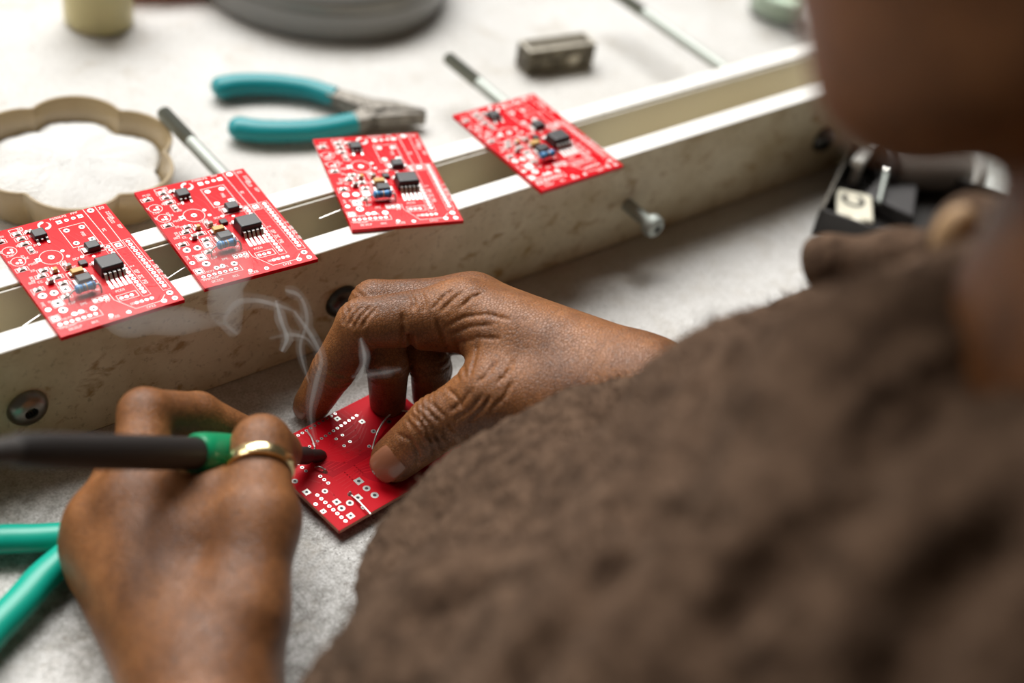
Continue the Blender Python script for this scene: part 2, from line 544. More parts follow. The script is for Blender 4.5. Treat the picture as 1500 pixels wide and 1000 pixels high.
def make_board():
    root = MB().box((0, 0, BT / 2), (BW, BL, BT)).build('circuit_board', [M['mask']], None, bevel=0.15)
    # --- traces under the mask
    t = MB()
    r = random.Random(3)
    z = ZT + 0.005
    for k in range(13):
        v0 = 26 + k * 2.03
        t.strip([uv(35.3, v0), uv(38 + r.random(), v0 + 1), uv(38.6 + r.random(), v0 + 1.5), uv(41.4, v0 + 1)], 0.28, z)
    for k in range(9):
        a = 12 + k * 2.6
        t.strip([uv(a, 10 + r.random() * 4), uv(a + 2, 15 + r.random() * 3), uv(a + 2, 22 + r.random() * 5), uv(a - 1, 28 + r.random() * 5)], 0.3, z)
    for k in range(8):
        t.strip([uv(18 + k * 1.1, 43 + r.random()), uv(18 + k * 1.1, 47 + k * 0.4), uv(22 + k * 1.6, 52 + k * 0.3), uv(22 + k * 1.6, 57)], 0.35, z)
    for k in range(6):
        t.strip([uv(5 + k * 2.5, 41 + r.random() * 2), uv(6 + k * 2.3, 48), uv(4 + k * 2.2, 56)], 0.4, z)
    t.strip([uv(24.9, 49.8), uv(24.9, 53.5), uv(29.5, 59.2), uv(36.5, 59.2), uv(38.5, 57)], 0.45, z)
    tag(t.build('copper_traces', [M['trace']], root), kind='stuff')
    # --- silkscreen
    s = MB()
    zs = ZT + 0.03
    W = 0.24
    s.strip([uv(*p) for p in ((23.5, 7.5), (33, 7.5), (33, 20), (23.5, 20))], W, zs, 0, True)
    s.strip([uv(35.9, 0.3), uv(36.3, 27.2)], W, zs)
    s.strip([uv(40.5, 0.3), uv(40.0, 27.0)], W, zs)
    s.strip([uv(*p) for p in ((36.3, 23.2), (40, 23.2), (40, 27), (36.3, 27))], W, zs, 0, True)
    for u0 in (34.5, 42.1):
        s.strip([uv(u0 - 1.5, 23.1), uv(u0 + 1.5, 23.1), uv(u0 + 1.5, 55.2), uv(u0 - 1.5, 55.2)], W * 0.6, zs, 0, True)
    s.arc(uv(14.5, 21.7), 4.0, W, zs, n=32)
    for c in ((3.2, 12.6), (3.6, 19.3)):
        s.arc(uv(*c), 2.5, W, zs, n=24)
        s.strip([uv(c[0] - 2.3, c[1] - 1), uv(c[0] - 3.0, c[1] - 1.4), uv(c[0] - 3.0, c[1] - 0.2), uv(c[0] - 2.5, c[1])], W, zs)
    s.strip([uv(*p) for p in ((7.4, 1.2), (12.2, 1.2), (12.2, 3.0), (7.4, 3.0))], W, zs, 0, True)
    s.strip([uv(*p) for p in ((23.5, 49), (23.5, 52.5), (28, 60.0), (37.5, 60.0), (40, 57.5))], W, zs)
    s.strip([uv(*p) for p in ((24.9, 51.0), (32.1, 51.0), (32.1, 54.2), (24.9, 54.2))], W, zs, 0, True)
    s.strip([uv(1.0, 57.9), uv(17, 58.2), uv(17, 55.2)], W, zs)
    s.strip([uv(17, 48.9), uv(22.6, 48.9), uv(22.6, 51.4), uv(17, 51.4)], W, zs, 0, True)
    # round emblem of two curling crescents
    ec = uv(19.8, 3.6)
    for a in (75, 255):
        n = 18
        vs = []
        for i in range(n + 1):
            t_ = i / n
            ang = math.radians(a + 158 * t_)
            wd = 1.25 * (1 - t_) ** 0.8 * min(1, t_ * 7 + 0.3) + 0.06
            for rr in (2.0 - wd * 0.62, 2.0 + wd * 0.55):
                vs.append((ec[0] + rr * math.cos(ang), ec[1] + rr * math.sin(ang), zs))
        s.add(vs, [(2 * i, 2 * i + 1, 2 * i + 3, 2 * i + 2) for i in range(n)])
    for (u, v, n, sz, a) in ((23, 1.6, 7, 0.95, 0), (31, 1.4, 3, 0.95, 0), (2, 4.0, 4, 0.8, 0), (10.4, 2.6, 2, 0.9, 0),
                             (29.4, 12.6, 3, 1.0, -1.57), (37.0, 14, 2, 1.0, -1.57), (42.6, 5, 5, 1.1, -1.57), (41.8, 8.5, 4, 1.1, -1.57), (41.4, 2.6, 2, 1.2, 0),
                             (43.0, 14, 3, 1.0, -1.57), (36.6, 38, 1, 1.1, -1.57), (36.6, 40.8, 2, 1.25, -1.57), (36.6, 44, 2, 1.25, -1.57), (36.6, 47.2, 2, 1.25, -1.57),
                             (43.9, 38, 1, 1.1, -1.57), (43.9, 41, 2, 1.2, -1.57), (43.9, 44, 2, 1.2, -1.57), (43.9, 47.5, 2, 1.2, -1.57),
                             (6.0, 23.0, 3, 0.9, 0), (5.2, 26.5, 2, 0.9, 0), (3.4, 29, 3, 1.0, -1.57), (5.0, 31, 3, 0.8, 0), (2.0, 32.6, 3, 0.9, 0), (1.2, 43.5, 3, 0.9, -1.57),
                             (24.5, 22.4, 2, 0.9, 0), (18.6, 30.5, 2, 0.9, 0), (20.5, 45.4, 2, 0.9, 0), (8.2, 21.6, 2, 0.9, -1.57), (10.0, 17.4, 2, 1.0, 0),
                             (4.0, 60.8, 5, 1.0, 0), (18, 61.4, 4, 1.0, 0), (10, 54.6, 4, 0.9, 0), (27.5, 57.6, 5, 0.9, 0)):
        x, y = uv(u, v)
        glyphs(s, x, y, n, sz, a, r=r)
    for (u, v, w, h) in ((2.4, 6.4, 4.4, 2.2), (9.3, 4.6, 4.4, 2.0), (9.5, 7.6, 4.4, 2.0), (9.4, 10.9, 4.4, 2.0), (9.9, 14.9, 2.2, 4.4), (3.0, 24.0, 4.4, 2.2), (9.2, 27.5, 4.4, 2.2), (7.4, 30.2, 4.4, 2.0), (11.8, 33.0, 4.4, 2.0),
                         (12.1, 37.0, 4.4, 2.2), (3.3, 36.6, 4.4, 2.2), (16.7, 28.8, 2.2, 4.4), (10.0, 44.0, 4.6, 2.2), (18.5, 34.2, 7.0, 3.4), (18.7, 39.2, 8.6, 4.8), (29.2, 23.1, 8.4, 5.2), (6.3, 46, 4.0, 4.0), (11.6, 40.2, 3.8, 3.8), (2.3, 53.2, 3.4, 3.4)):
        s.strip([uv(u - w / 2, v - h / 2), uv(u + w / 2, v - h / 2), uv(u + w / 2, v + h / 2), uv(u - w / 2, v + h / 2)], 0.2, zs, 0, True)
    for (u, v, n, sz, a) in ((12.6, 7.9, 1, 1.0, 0), (1.2, 15.6, 3, 0.9, 0), (5.6, 16.6, 2, 0.9, -1.57), (6.4, 11.4, 2, 0.9, 0), (6.2, 19.0, 2, 0.9, 0), (11.8, 13.4, 3, 0.9, 0), (5.0, 33.4, 2, 1.0, 0), (1.0, 39.0, 1, 1.0, 0), (14.6, 41.6, 2, 0.9, 0), (14.8, 26.4, 4, 0.9, 0), (20.6, 26.6, 3, 0.9, 0), (24.5, 31.6, 3, 0.9, 0), (20.8, 52.6, 2, 1.0, 0), (9.4, 48.4, 3, 0.9, 0), (3.8, 44.6, 1, 0.9, 0), (12.6, 50.4, 3, 0.9, 0), (4.6, 55.0, 4, 0.8, 0), (1.6, 58.9, 7, 0.9, 0), (12.0, 60.8, 3, 0.9, 0), (22.6, 43.4, 1, 0.9, 0), (26.0, 49.2, 4, 0.9, 0), (31.6, 61.6, 4, 0.9, 0)):
        x, y = uv(u, v)
        glyphs(s, x, y, n, sz, a, r=r)
    tag(s.build('silkscreen', [M['silk']], root), kind='stuff')
    # --- header rows
    items = [(*uv(u0, 24.5 + k * 2.03), 0.80) for u0 in (34.5, 42.1) for k in range(15)]
    items += [(*uv(2.4 + 2.1 * k, 56.6), 0.75) for k in range(7)]
    items += [(*uv(26.2 + 1.9 * k, 52.7), 0.72) for k in range(3)] + [(*uv(29.6 + 1.9 * k, 57.2), 0.72) for k in range(4)]
    items += [(*uv(17.9 + 1.9 * k, 50.2), 0.8) for k in range(3)]
    for c in ((3.2, 12.6), (3.6, 19.3)):
        items += [(*uv(c[0] + a, c[1] + e), 0.55) for a, e in ((-0.6, 0.7), (0.9, -0.6), (0.7, 0.9))]
    pads_joined(root, items)
    # --- single pads
    for u, v, rr, sq in ((25.2, 3.9, 0.95, 1), (28.0, 3.9, 0.8, 0), (30.7, 3.7, 0.8, 0), (33.4, 3.6, 0.95, 1), (38.2, 2.0, 1.25, 0), (38.1, 25.1, 1.1, 1),
                         (25.5, 9.6, 1.1, 0), (31.2, 9.8, 1.1, 0), (25.5, 17.9, 1.1, 0), (31.4, 18.0, 1.1, 1), (14.5, 21.7, 1.1, 0), (9.9, 21.4, 1.0, 1),
                         (3.4, 40.2, 1.45, 0), (7.4, 40.4, 1.35, 0), (11.6, 40.2, 1.4, 1), (6.3, 46.0, 1.55, 1), (6.4, 50.1, 1.5, 0), (2.1, 47.8, 1.0, 0),
                         (2.3, 53.2, 1.2, 1), (15.6, 53.7, 1.25, 0), (11.2, 53.4, 1.0, 0), (8.8, 53.6, 1.0, 0), (25.1, 60.6, 0.85, 0), (19.1, 59.6, 0.8, 0),
                         (38.3, 60.4, 1.0, 0), (42.3, 60.6, 1.0, 0), (42.0, 57.3, 1.15, 0), (24.0, 26.0, 0.7, 0), (19.4, 20.0, 0.7, 0), (19.9, 23.6, 0.7, 0), (27.8, 27.4, 0.6, 0)):
        x, y = uv(u, v)
        pad(root, x, y, rr, bool(sq))
    # --- packages
    a = chip(root, 'regulator_chip', 15.5, 9.0, 5.0, 4.8, 2.2)
    MB().box((0, 2.9, 0.5), (4.4, 1.4, 0.5)).build('tab', [M['tin']], a)
    for x in (-1.8, 1.8):
        gull(a, x, -2.4, 0.8, 2.4, 2.0)
    MB().box((0, -2.7, 0.9), (0.7, 1.0, 0.4)).build('stub', [M['tin']], a)
    a = chip(root, 'diode_chip', 29.2, 23.1, 5.0, 4.4, 2.1)
    MB().box((-3.0, -0.4, 0.35), (1.6, 2.6, 0.6)).build('terminal', [M['tin']], a, bevel=0.1)
    MB().box((3.0, -0.6, 0.35), (1.4, 1.4, 0.5)).build('terminal', [M['tin']], a, bevel=0.1)
    a = chip(root, 'small_chip', 22.5, 30.0, 2.9, 2.7, 1.0, 'chip', 0.15)
    a = chip(root, 'driver_chip', 29.2, 36.7, 8.9, 7.2, 4.2, 'chip', 0.45)
    for k in range(5):
        gull(a, -3.4 + 1.7 * k, -3.5, 0.95, 4.4, 4.2)
    MB().box((0, 4.4, 0.7), (8.6, 2.0, 0.9)).build('tab', [M['tin']], a, bevel=0.1)
    for k in range(5):
        x, y = uv(25.8 + 1.7 * k, 45.7)
        MB().box((0, 0, 0.05), (1.15, 2.4, 0.08)).build('lead_pad', [M['tin']], root, (x, y, ZT))
    MB().lathe([(0.45, 4.32), (1e-3, 4.32)], 10, (-3.4, -2.5, 0)).build('pin_mark', [M['chip_mark']], a)
    a = chip(root, 'tantalum_capacitor', 18.5, 34.2, 4.6, 2.6, 2.0, 'tan', 0.25)
    MB().box((-2.5, 0, 0.5), (0.9, 2.0, 1.0)).build('terminal', [M['tin']], a, bevel=0.1)
    MB().box((2.5, 0, 0.5), (0.9, 2.0, 1.0)).build('terminal', [M['tin']], a, bevel=0.1)
    a = chip(root, 'power_diode', 18.7, 39.2, 5.6, 4.2, 2.4)
    MB().box((-3.1, 0, 0.5), (1.2, 3.0, 0.9)).build('terminal', [M['tin']], a, bevel=0.15)
    MB().box((3.1, 0, 0.5), (1.2, 3.0, 0.9)).build('terminal', [M['tin']], a, bevel=0.15)
    # --- blue axial resistor, standing a little off the board on bent leads
    x, y = uv(16.7, 45.0)
    R = Matrix.Rotation(math.radians(90), 3, 'Y')
    prof = [(1e-3, -3.7), (0.9, -3.65), (1.45, -3.3), (1.62, -2.7), (1.5, -1.9), (1.38, -1.4), (1.38, 1.4), (1.5, 1.9), (1.62, 2.7), (1.45, 3.3), (0.9, 3.65), (1e-3, 3.7)]
    a = MB().lathe(prof, 18, (0, 0, 2.6), R).build('blue_resistor', [M['blue']], root, (x, y, ZT))
    for zz, mm in ((-2.5, 'blue_light'), (-0.9, 'band_dark'), (0.2, 'tan'), (2.6, 'band_dark')):
        rr = 1.66 if abs(zz) > 2 else 1.41
        MB().lathe([(rr, zz - 0.24), (rr + 0.02, zz), (rr, zz + 0.24)], 18, (0, 0, 2.6), R).build('colour_band', [M[mm]], a)
    for sx, ex in ((-1, -6.6), (1, 5.0)):
        p = bez([(sx * 3.6, 0, 2.6), (sx * 4.6, -0.3, 2.6), (ex, -1.2, 1.7), (ex, -1.9, 0.0)], 12)
        MB().tube(p, 0.3, 8).build('wire', [M['tin']], a)
    # --- chip resistors and capacitors
    for u, v, ang, tn in ((2.4, 6.4, 0.2, 0), (9.3, 4.6, 0, 0), (9.5, 7.6, 0, 0), (9.4, 10.9, 0, 0), (9.9, 14.9, 1.57, 0), (3.0, 24.0, 0, 0), (9.2, 27.5, 0, 0), (7.4, 30.2, 0, 0),
                          (11.8, 33.0, 0, 0), (12.1, 37.0, 0, 0), (3.3, 36.6, 0, 0), (16.7, 28.8, 1.57, 0), (13.4, 4.9, 0, 0), (12.2, 29.9, 0, 1), (8.6, 34.6, 0, 0), (10.0, 44.0, 0.1, 0)):
        x, y = uv(u, v)
        o = put('chip_resistor', SMD_T if tn else SMD_G, root, (x, y, ZT), (0, 0, ang))
    for u, v in ((12.2, 29.9), (8.6, 34.8), (17.2, 29.8)):
        x, y = uv(u, v)
        o = MB().box((0, 0, 0.9), (1.9, 1.5, 1.6), None, 0).box((-0.8, 0, 0.9), (0.5, 1.56, 1.66), None, 1).build('chip_capacitor', [M['tan'] if u < 13 and v < 32 else M['smd'], M['tin']], root, (x, y, ZT), bevel=0.1)
    # --- clipped leads poking out underneath
    MB().tube(bez([(-19, -13.6, 0.1), (-19.4, -13.8, -1.0), (-23.5, -14.6, -1.6), (-31.5, -17.2, -2.6)], 14), 0.3, 8).build('cut_lead', [M['tin']], root)
    return root


proto = make_board()
spots = [(-155.86, 28.09, -0.49, 'red circuit board on the rails in front of the flower-shaped dish, first of four'),
         (-100.35, 28.49, -3.76, 'red circuit board on the rails, second from the flower-shaped dish, level with its neighbour'),
         (-27.99, 28.23, -17.81, 'red circuit board on the rails turned slightly askew, just in front of the teal pliers'),
         (47.64, 25.10, -0.06, 'red circuit board on the rails nearest the protruding steel bolt, most out of focus')]
for i, (x, y, a, lab) in enumerate(spots):
    o = proto if i == 0 else copy_tree(proto)
    o.location = (x * K, y * K, (RH + 0.05) * K)
    o.rotation_euler = (0, 0, math.radians(a))
    tag(o, lab, 'circuit board', 'populated circuit boards lying across the rails')
# ------------------------------------------------------------------ the board being soldered, its plain side up
HB = empty('bare_circuit_board', (-119.26, -87.2, 3.3), math.radians(6.8), 'red circuit board held under the fingers on the bench, bare solder side up', 'circuit board')
MB().box((BL / 2, BW / 2 + 0.8, BT / 2), (BL, BW + 1.6, BT)).build('substrate', [M['mask_plain']], HB, bevel=0.12)
e = MB()
for c, d in (((BL / 2, -0.03, BT / 2), (BL - 0.4, 0.1, BT - 0.3)), ((-0.03, BW / 2 + 0.8, BT / 2), (0.1, BW + 1.2, BT - 0.3))):
    e.box(c, d)
e.build('raw_edge', [M['board_edge']], HB)
zt = ZT
items = [(12.9 + 2.02 * k, 37.4 + 0.215 * k - 0.0, 0.62) for k in range(15)]
items += [(9.0 + 2.02 * k, 44.2 + 0.12 * k, 0.62) for k in range(14)]
items += [(8.3, 33.3 - 2.2 * k, 0.7) for k in range(3)] + [(10.8 + 0.1 * k, 23.9 - 2.1 * k, 0.72) for k in range(3)]
items += [(4.3 + 0.04 * k, 17.4 - 2.17 * k, 0.7) for k in range(8)]
items += [(27.2, 35.2, .6), (30.3, 35.4, .6), (30.4, 31.2, .65), (27.3, 30.8, .65), (34.6, 25.3, .7), (32.4, 20.0, .7), (1.2, 14.4, .75)]
pads_joined(HB, items, zt)
for x, y, r, sq in ((34.2, 43.2, 1.0, 1), (40.7, 36.7, 1.0, 1), (40.9, 30.3, 1.0, 0), (49.0, 30.9, 1.0, 0), (20.3, 14.0, 1.45, 1), (20.3, 9.7, 1.4, 0), (20.5, 5.5, 1.45, 0),
                    (15.0, 8.1, 1.35, 1), (11.1, 7.8, 1.35, 0), (7.7, 10.9, 1.2, 1), (7.2, 7.6, 1.35, 0), (7.5, 3.0, 1.2, 1), (7.6, 17.3, 1.1, 0), (2.1, 27.3, 1.15, 0),
                    (2.2, 20.7, 1.2, 1), (1.2, 10.2, 0.9, 1), (13.5, 3.4, 0.9, 0)):
    pad(HB, x, y, r, bool(sq), zt, True)
t = MB()
r = random.Random(5)
for k in range(0, 14):                                     # combs of traces running off the header rows
    t.strip([(13.2 + 2.02 * k, 38.6 + 0.2 * k), (12.8 + 2.02 * k, 43.2 + 0.15 * k)], 0.3, zt + 0.01)
for k in range(6):
    t.strip([(2 + 0.9 * k, 34.5 - 1.4 * k), (12 + k * 0.8, 30.4 - 1.4 * k), (15 + k * 1.5, 30.4 - 1.4 * k)], 0.35, zt + 0.01)
for k in range(5):
    t.strip([(19 + k, 30 + 1.0 * k), (26 - 0.3 * k, 27.5 + 2.0 * k), (33 + k, 28 + 2.3 * k), (40 + k, 33 + 2 * k)], 0.4, zt + 0.01)
for k in range(5):
    t.strip([(14, 20.5 - 1.6 * k), (19, 20.3 - 1.4 * k), (24, 20.8 - 1.1 * k), (38, 20.8 - 2.6 * k), (60, 18 - 3 * k)], 0.42, zt + 0.01)
t.strip([(18, 28.5), (22, 24.2), (29, 24.0), (31, 26)], 0.5, zt + 0.01)
t.strip([(6, 26), (9, 21), (9, 14), (5.5, 10)], 0.4, zt + 0.01)
for k in range(4):
    t.strip([(24 + 2.2 * k, 28), (24 + 2.2 * k, 25.5), (28 + 1.6 * k, 25.0)], 0.3, zt + 0.01)
tag(t.build('copper_traces', [M['trace']], HB), kind='stuff')
t = MB()
t.add([(16.5, 29, zt + .006), (22, 24.6, zt + .006), (33, 24.2, zt + .006), (36, 21.4, zt + .006), (24, 20.9, zt + .006), (14, 21, zt + .006), (12.3, 25.5, zt + .006)], [tuple(range(7))])
t.add([(22, 19, zt + .006), (60, 16, zt + .006), (60, 3, zt + .006), (30, 3, zt + .006), (24, 12, zt + .006)], [tuple(range(5))])
t.build('copper_pour', [M['trace_dark']], HB)
for p in ([(34.5, 23.4, zt), (39.0, 26.8, 3.2), (44.2, 29.8, 3.8), (49.5, 31.8, 4.0), (53.5, 32.0, 4.0), (57.5, 29.5, 3), (58.5, 28.7, zt)], [(21.0, 44.0, zt), (19.5, 40, 2.8), (17.2, 35.2, 3.2)], [(13.8, 11.0, zt), (13.3, 5.6, 2.9), (12.7, -1.4, 3.0)]):
    MB().tube(bez(p, 18), 0.34, 8).build('wire_lead', [M['bright_tin']], HB)
for x, y in ((13.6, 24.6), (13.8, 11.0), (17.0, 35.0)):
    MB().lathe([(1.0, 0), (0.85, 0.25), (0.5, 0.7), (0.3, 1.3), (1e-3, 1.5)], 14, (x, y, zt)).build('solder_joint', [M['tin']], HB)
MB().tube(bez([(13.6, 24.6, 2.4), (12.5, 26.5, 3.2), (11.6, 28.0, 2.2)], 8), 0.35, 8).build('wire_lead', [M['tin']], HB)
for x, y, w, l in ((22, 8, 9, 7), (52, 34, 6, 5), (50, 10, 5, 5), (9, 36, 5, 5)):        # components on the hidden side hold it off the bench
    MB().box((x, y, -1.6), (w, l, 3.3)).build('underside_component', [M['chip']], HB, bevel=0.3)

# ------------------------------------------------------------------ soldering iron
ITIP = Vector((-103.7, -53.0, 3.2))
IREF = Vector((-189.5, -76.5, 68.0))
idir = (IREF - ITIP).normalized()
iron = empty('soldering_iron', ITIP, 0, 'black soldering iron with green collar held in the ringed hand', 'soldering iron')


def along(*prof, n=24):
    return [(tuple(idir * a), r) for a, r in prof]


def iron_part(name, m, prof, n=24):
    pr_ = along(*prof)
    return MB().tube([p for p, _ in pr_], [r for _, r in pr_], n).build(name, [m], iron)


iron_part('tip', M['iron_tip'], [(0, 0.6), (0.6, 1.3), (2.0, 2.05), (4.0, 2.4), (12, 2.4), (12.3, 2.0), (20, 2.0)], 18)
iron_part('heater_sleeve', M['iron_tip'], [(12, 2.9), (12.6, 3.2), (40, 3.2), (47, 3.6)], 20)
iron_part('collar', M['iron_green'], [(44, 4.4), (45, 5.4), (52, 6.4), (66, 6.8), (74, 6.8), (77.5, 6.5), (79, 5.6)], 28)
iron_part('handle', M['iron_black'], [(76, 4.7), (77, 5.0), (80, 5.2), (126, 5.2), (146, 5.0), (156, 4.6), (158, 4.0)], 28)
ce = ITIP + idir * 157
cb = bez([ce - ITIP, ce - ITIP + idir * 14 + Vector((-2, 0, -2)), ce - ITIP + Vector((-42, -6, 8)), ce - ITIP + Vector((-95, 5, -20)), ce - ITIP + Vector((-140, 40, -80))], 40)
MB().tube(cb, [3.9 - 0.8 * min(1, i / 10) for i in range(len(cb))], 14).build('cable', [M['cable']], iron)

# ------------------------------------------------------------------ flower dish and powder
DC = (-109.5, 140.5)


def lobes(r, n=120, k=0.13, ph=0.45):
    out = []
    for i in range(n):
        a = 2 * math.pi * i / n
        f = abs(math.sin(3 * (a + ph)))
        out.append((r * (1 - k + k * 1.25 * f ** 0.75) * math.cos(a), r * (1 - k + k * 1.25 * f ** 0.75) * math.sin(a)))
    return out


def lobed(prof, n=120):
    b = MB()
    vs = []
    for r_, z_ in prof:
        kk = 0.13 if r_ > 6 else 0.0
        vs += [(x, y, z_) for x, y in lobes(r_, n, kk)]
    fs = []
    for i in range(len(prof) - 1):
        for j in range(n):
            j2 = (j + 1) % n
            fs.append((i * n + j, i * n + j2, (i + 1) * n + j2, (i + 1) * n + j))
    return b.add(vs, fs)


dish = lobed([(1, 0.0), (36, 0.0), (38.5, 1.2), (41.2, 10), (42.8, 18.2), (42.4, 19.3), (41.2, 19.3), (40.6, 18.4), (39.0, 10), (36.6, 3.0), (33, 2.2), (1, 2.2)]).build('flower_dish', [M['dish']], None, (*DC, 0.05))
tag(dish, 'flower-shaped amber translucent dish with scalloped rim holding white powder', 'dish')
pw = MB()
n = 96
L = lobes(37.0, n, 0.13)
vs, fs = [(0, 0, 15.0)], []
RINGS = [0.18, 0.36, 0.54, 0.7, 0.84, 0.94, 1.0]
for ri, q_ in enumerate(RINGS):
    for i, (x, y) in enumerate(L):
        h = 14.4 - 5.0 * q_ ** 3 + 0.8 * math.sin(x * q_ * 0.21 + 1.3) * math.cos(y * q_ * 0.17) + rng.uniform(-0.35, 0.35)
        vs.append((x * q_, y * q_, h))
for i in range(n):
    fs.append((0, 1 + i, 1 + (i + 1) % n))
for ri in range(len(RINGS) - 1):
    for i in range(n):
        a, b_ = 1 + ri * n + i, 1 + ri * n + (i + 1) % n
        fs.append((a, a + n, b_ + n, b_))
base0 = len(vs)
vs += [(x * 0.94, y * 0.94, 2.6) for x, y in L]
for i in range(n):
    a, b_ = 1 + (len(RINGS) - 1) * n + i, 1 + (len(RINGS) - 1) * n + (i + 1) % n
    fs.append((a, base0 + i, base0 + (i + 1) % n, b_))
fs.append(tuple(base0 + i for i in range(n))[::-1])
pw.add(vs, fs)
tag(pw.build('white_powder', [M['powder']], None, (*DC, 0), angle=80), 'white powder heaped inside the flower-shaped dish', 'powder', None, 'stuff')

# ------------------------------------------------------------------ pliers
def handle(parent, pts, rad, m, name='handle'):
    P = bez(pts, 36)
    n_ = len(P)
    rr = []
    for i in range(n_):
        t_ = i / (n_ - 1)
        rr.append(rad * (0.45 + 0.55 * min(1, t_ / 0.07) ** 0.5) * (1 - 0.12 * t_))
    return MB().tube(P, rr, 20, 0, (0.82, 1.0), up=(0, 0, 1)).build(name, [m], parent)


tp = empty('teal_pliers', (0, 0, 0), 0, 'small cutting pliers with teal handles and grey jaws lying open behind the boards', 'pliers')
handle(tp, [(-22, 180, 6.2), (-8.7, 178.6, 6.4), (6.5, 172.3, 6.4), (19.9, 162.5, 6.4), (28.6, 150.5, 6.4)], 6.3, M['teal'])
handle(tp, [(-31, 148.2, 6.2), (-20.3, 138.9, 6.4), (-5.8, 132.3, 6.4), (6.9, 128.8, 6.4), (24.5, 127.0, 6.4)], 6.3, M['teal'])


def bar(parent, name, pts, ws, th, z, m, bevel=0.7):
    """a flat forged bar along pts in the xy plane with half-widths ws"""
    P = [Vector((p[0], p[1], 0)) for p in pts]
    l, r_ = [], []
    for i, p in enumerate(P):
        d = (P[min(i + 1, len(P) - 1)] - P[max(i - 1, 0)]).normalized()
        n_ = Vector((-d.y, d.x, 0))
        l.append((p + n_ * ws[i])[:2])
        r_.append((p - n_ * ws[i])[:2])
    return MB().prism([tuple(p) for p in r_] + [tuple(p) for p in l[::-1]], z - th / 2, z + th / 2).build(name, [m], parent, bevel=bevel)


bar(tp, 'lever', [(26, 153), (31, 146.5), (36, 138), (40, 133)], [4.2, 4.4, 5.2, 5.5], 7, 6, M['old_steel'])
bar(tp, 'lever', [(21, 127.4), (28, 127.3), (35, 129), (40, 131)], [4.2, 4.6, 5.4, 5.6], 7, 6, M['old_steel'])
bar(tp, 'jaw', [(34, 134), (42, 131.0), (50, 126), (59.5, 117.6)], [5.0, 5.0, 3.4, 0.6], 8, 6.4, M['old_steel'])
bar(tp, 'jaw', [(36, 127), (44, 124.0), (51, 121.0), (59, 116.0)], [4.4, 4.0, 2.6, 0.6], 7, 6.0, M['old_steel'])
MB().lathe([(4.2, -4.9), (4.2, 4.8), (3.6, 5.3), (1e-3, 5.4)], 20, (39.5, 130.6, 5.4)).build('rivet', [M['old_steel']], tp)

gp = empty('green_pliers', (0, 0, 0), 0, 'open pliers with mint green handles beside the wrist of the ringed hand', 'pliers')
handle(gp, [(-290, -6, 7.0), (-262, -18, 7.0), (-238, -28, 7.0), (-217, -37.5, 7.0), (-207.8, -42.3, 7.0), (-199.5, -45.6, 6.6)], 5.6, M['green'])
handle(gp, [(-300, -70, 7.0), (-268, -80, 7.0), (-245, -76.5, 7.2), (-232, -70, 7.2), (-221.8, -64.6, 7.2), (-212.0, -58.6, 7.0), (-201.0, -53.6, 6.6)], 6.0, M['green'])
bar(gp, 'lever', [(-203, -44.0), (-196, -46.6), (-190, -48.4)], [3.0, 3.4, 4.4], 5.5, 5.2, M['old_steel'])
bar(gp, 'lever', [(-204, -55.0), (-197, -52.0), (-190, -48.8)], [3.0, 3.4, 4.4], 5.5, 5.0, M['old_steel'])
MB().lathe([(4.0, -4.2), (4.0, 3.2), (3.4, 3.6), (1e-3, 3.7)], 20, (-189.5, -48.6, 4.4)).build('rivet', [M['old_steel']], gp)
bar(gp, 'jaw', [(-190, -46.5), (-182, -44.6), (-173, -43.6), (-166, -44.2)], [3.0, 3.4, 2.4, 0.8], 6, 4.4, M['old_steel'])
bar(gp, 'jaw', [(-190, -51.0), (-182, -50.6), (-173, -48.6), (-166, -46.0)], [3.0, 3.4, 2.4, 0.8], 6, 4.2, M['old_steel'])

# ------------------------------------------------------------------ things at the back of the bench
c = (-38.2, 269.6)
j = MB().lathe([(1e-3, 0.2), (15.6, 0.2), (17.2, 1.4), (17.4, 4), (17.4, 34), (16, 38), (11, 41), (11, 48), (9.6, 48), (9.6, 40), (14.6, 36.5), (15.6, 33), (15.6, 3), (1e-3, 2.4)], 36, (0, 0, 0)).build('yellow_jar', [M['yellow']], None, (*c, 0))
tag(j, 'small round translucent yellow jar at the back of the bench', 'jar')
MB().lathe([(1e-3, 2.8), (15.2, 3.4), (15.2, 26), (1e-3, 26.2)], 30).build('contents', [mat('yellow_paste', (0.92, 0.80, 0.40), 0.5)], j)
MB().lathe([(13.0, 42), (13.0, 52), (12.4, 53), (1e-3, 53)], 30).build('lid', [M['cream']], j)
rb = MB().box((0, 0, 9), (58, 34, 18)).build('red_case', [M['red_plastic']], None, (10, 293.5, 0), (0, 0, -0.33), bevel=2)
tag(rb, 'flat red plastic case behind the yellow jar', 'case')
MB().box((0, 0, 18.6), (56, 32, 1.4)).build('lid', [M['red_plastic']], rb, bevel=0.5)
MB().box((0, -17.4, 16), (9, 1.4, 5)).build('latch', [M['white_plastic']], rb, bevel=0.3)
tub = MB().lathe([(1e-3, 0.3), (68, 0.3), (70, 1.6), (71.2, 6), (71.2, 17), (71.0, 20), (69.6, 23.5), (66.5, 26.5), (58, 30.5), (40, 35), (22, 36.5), (20, 40), (18, 62), (15, 66), (1e-3, 66)], 72).build('round_base', [M['grey_gloss']], None, (93.0, 268.0, 0))
tub.name = 'grey_pedestal'
tag(tub, 'large round grey glossy pedestal at the back of the bench', 'pedestal')
MB().lathe([(71.25, 15.4), (71.6, 16.4), (71.25, 17.4)], 72).build('rim_band', [mat('grey_band', (0.19, 0.19, 0.185), 0.22)], tub)

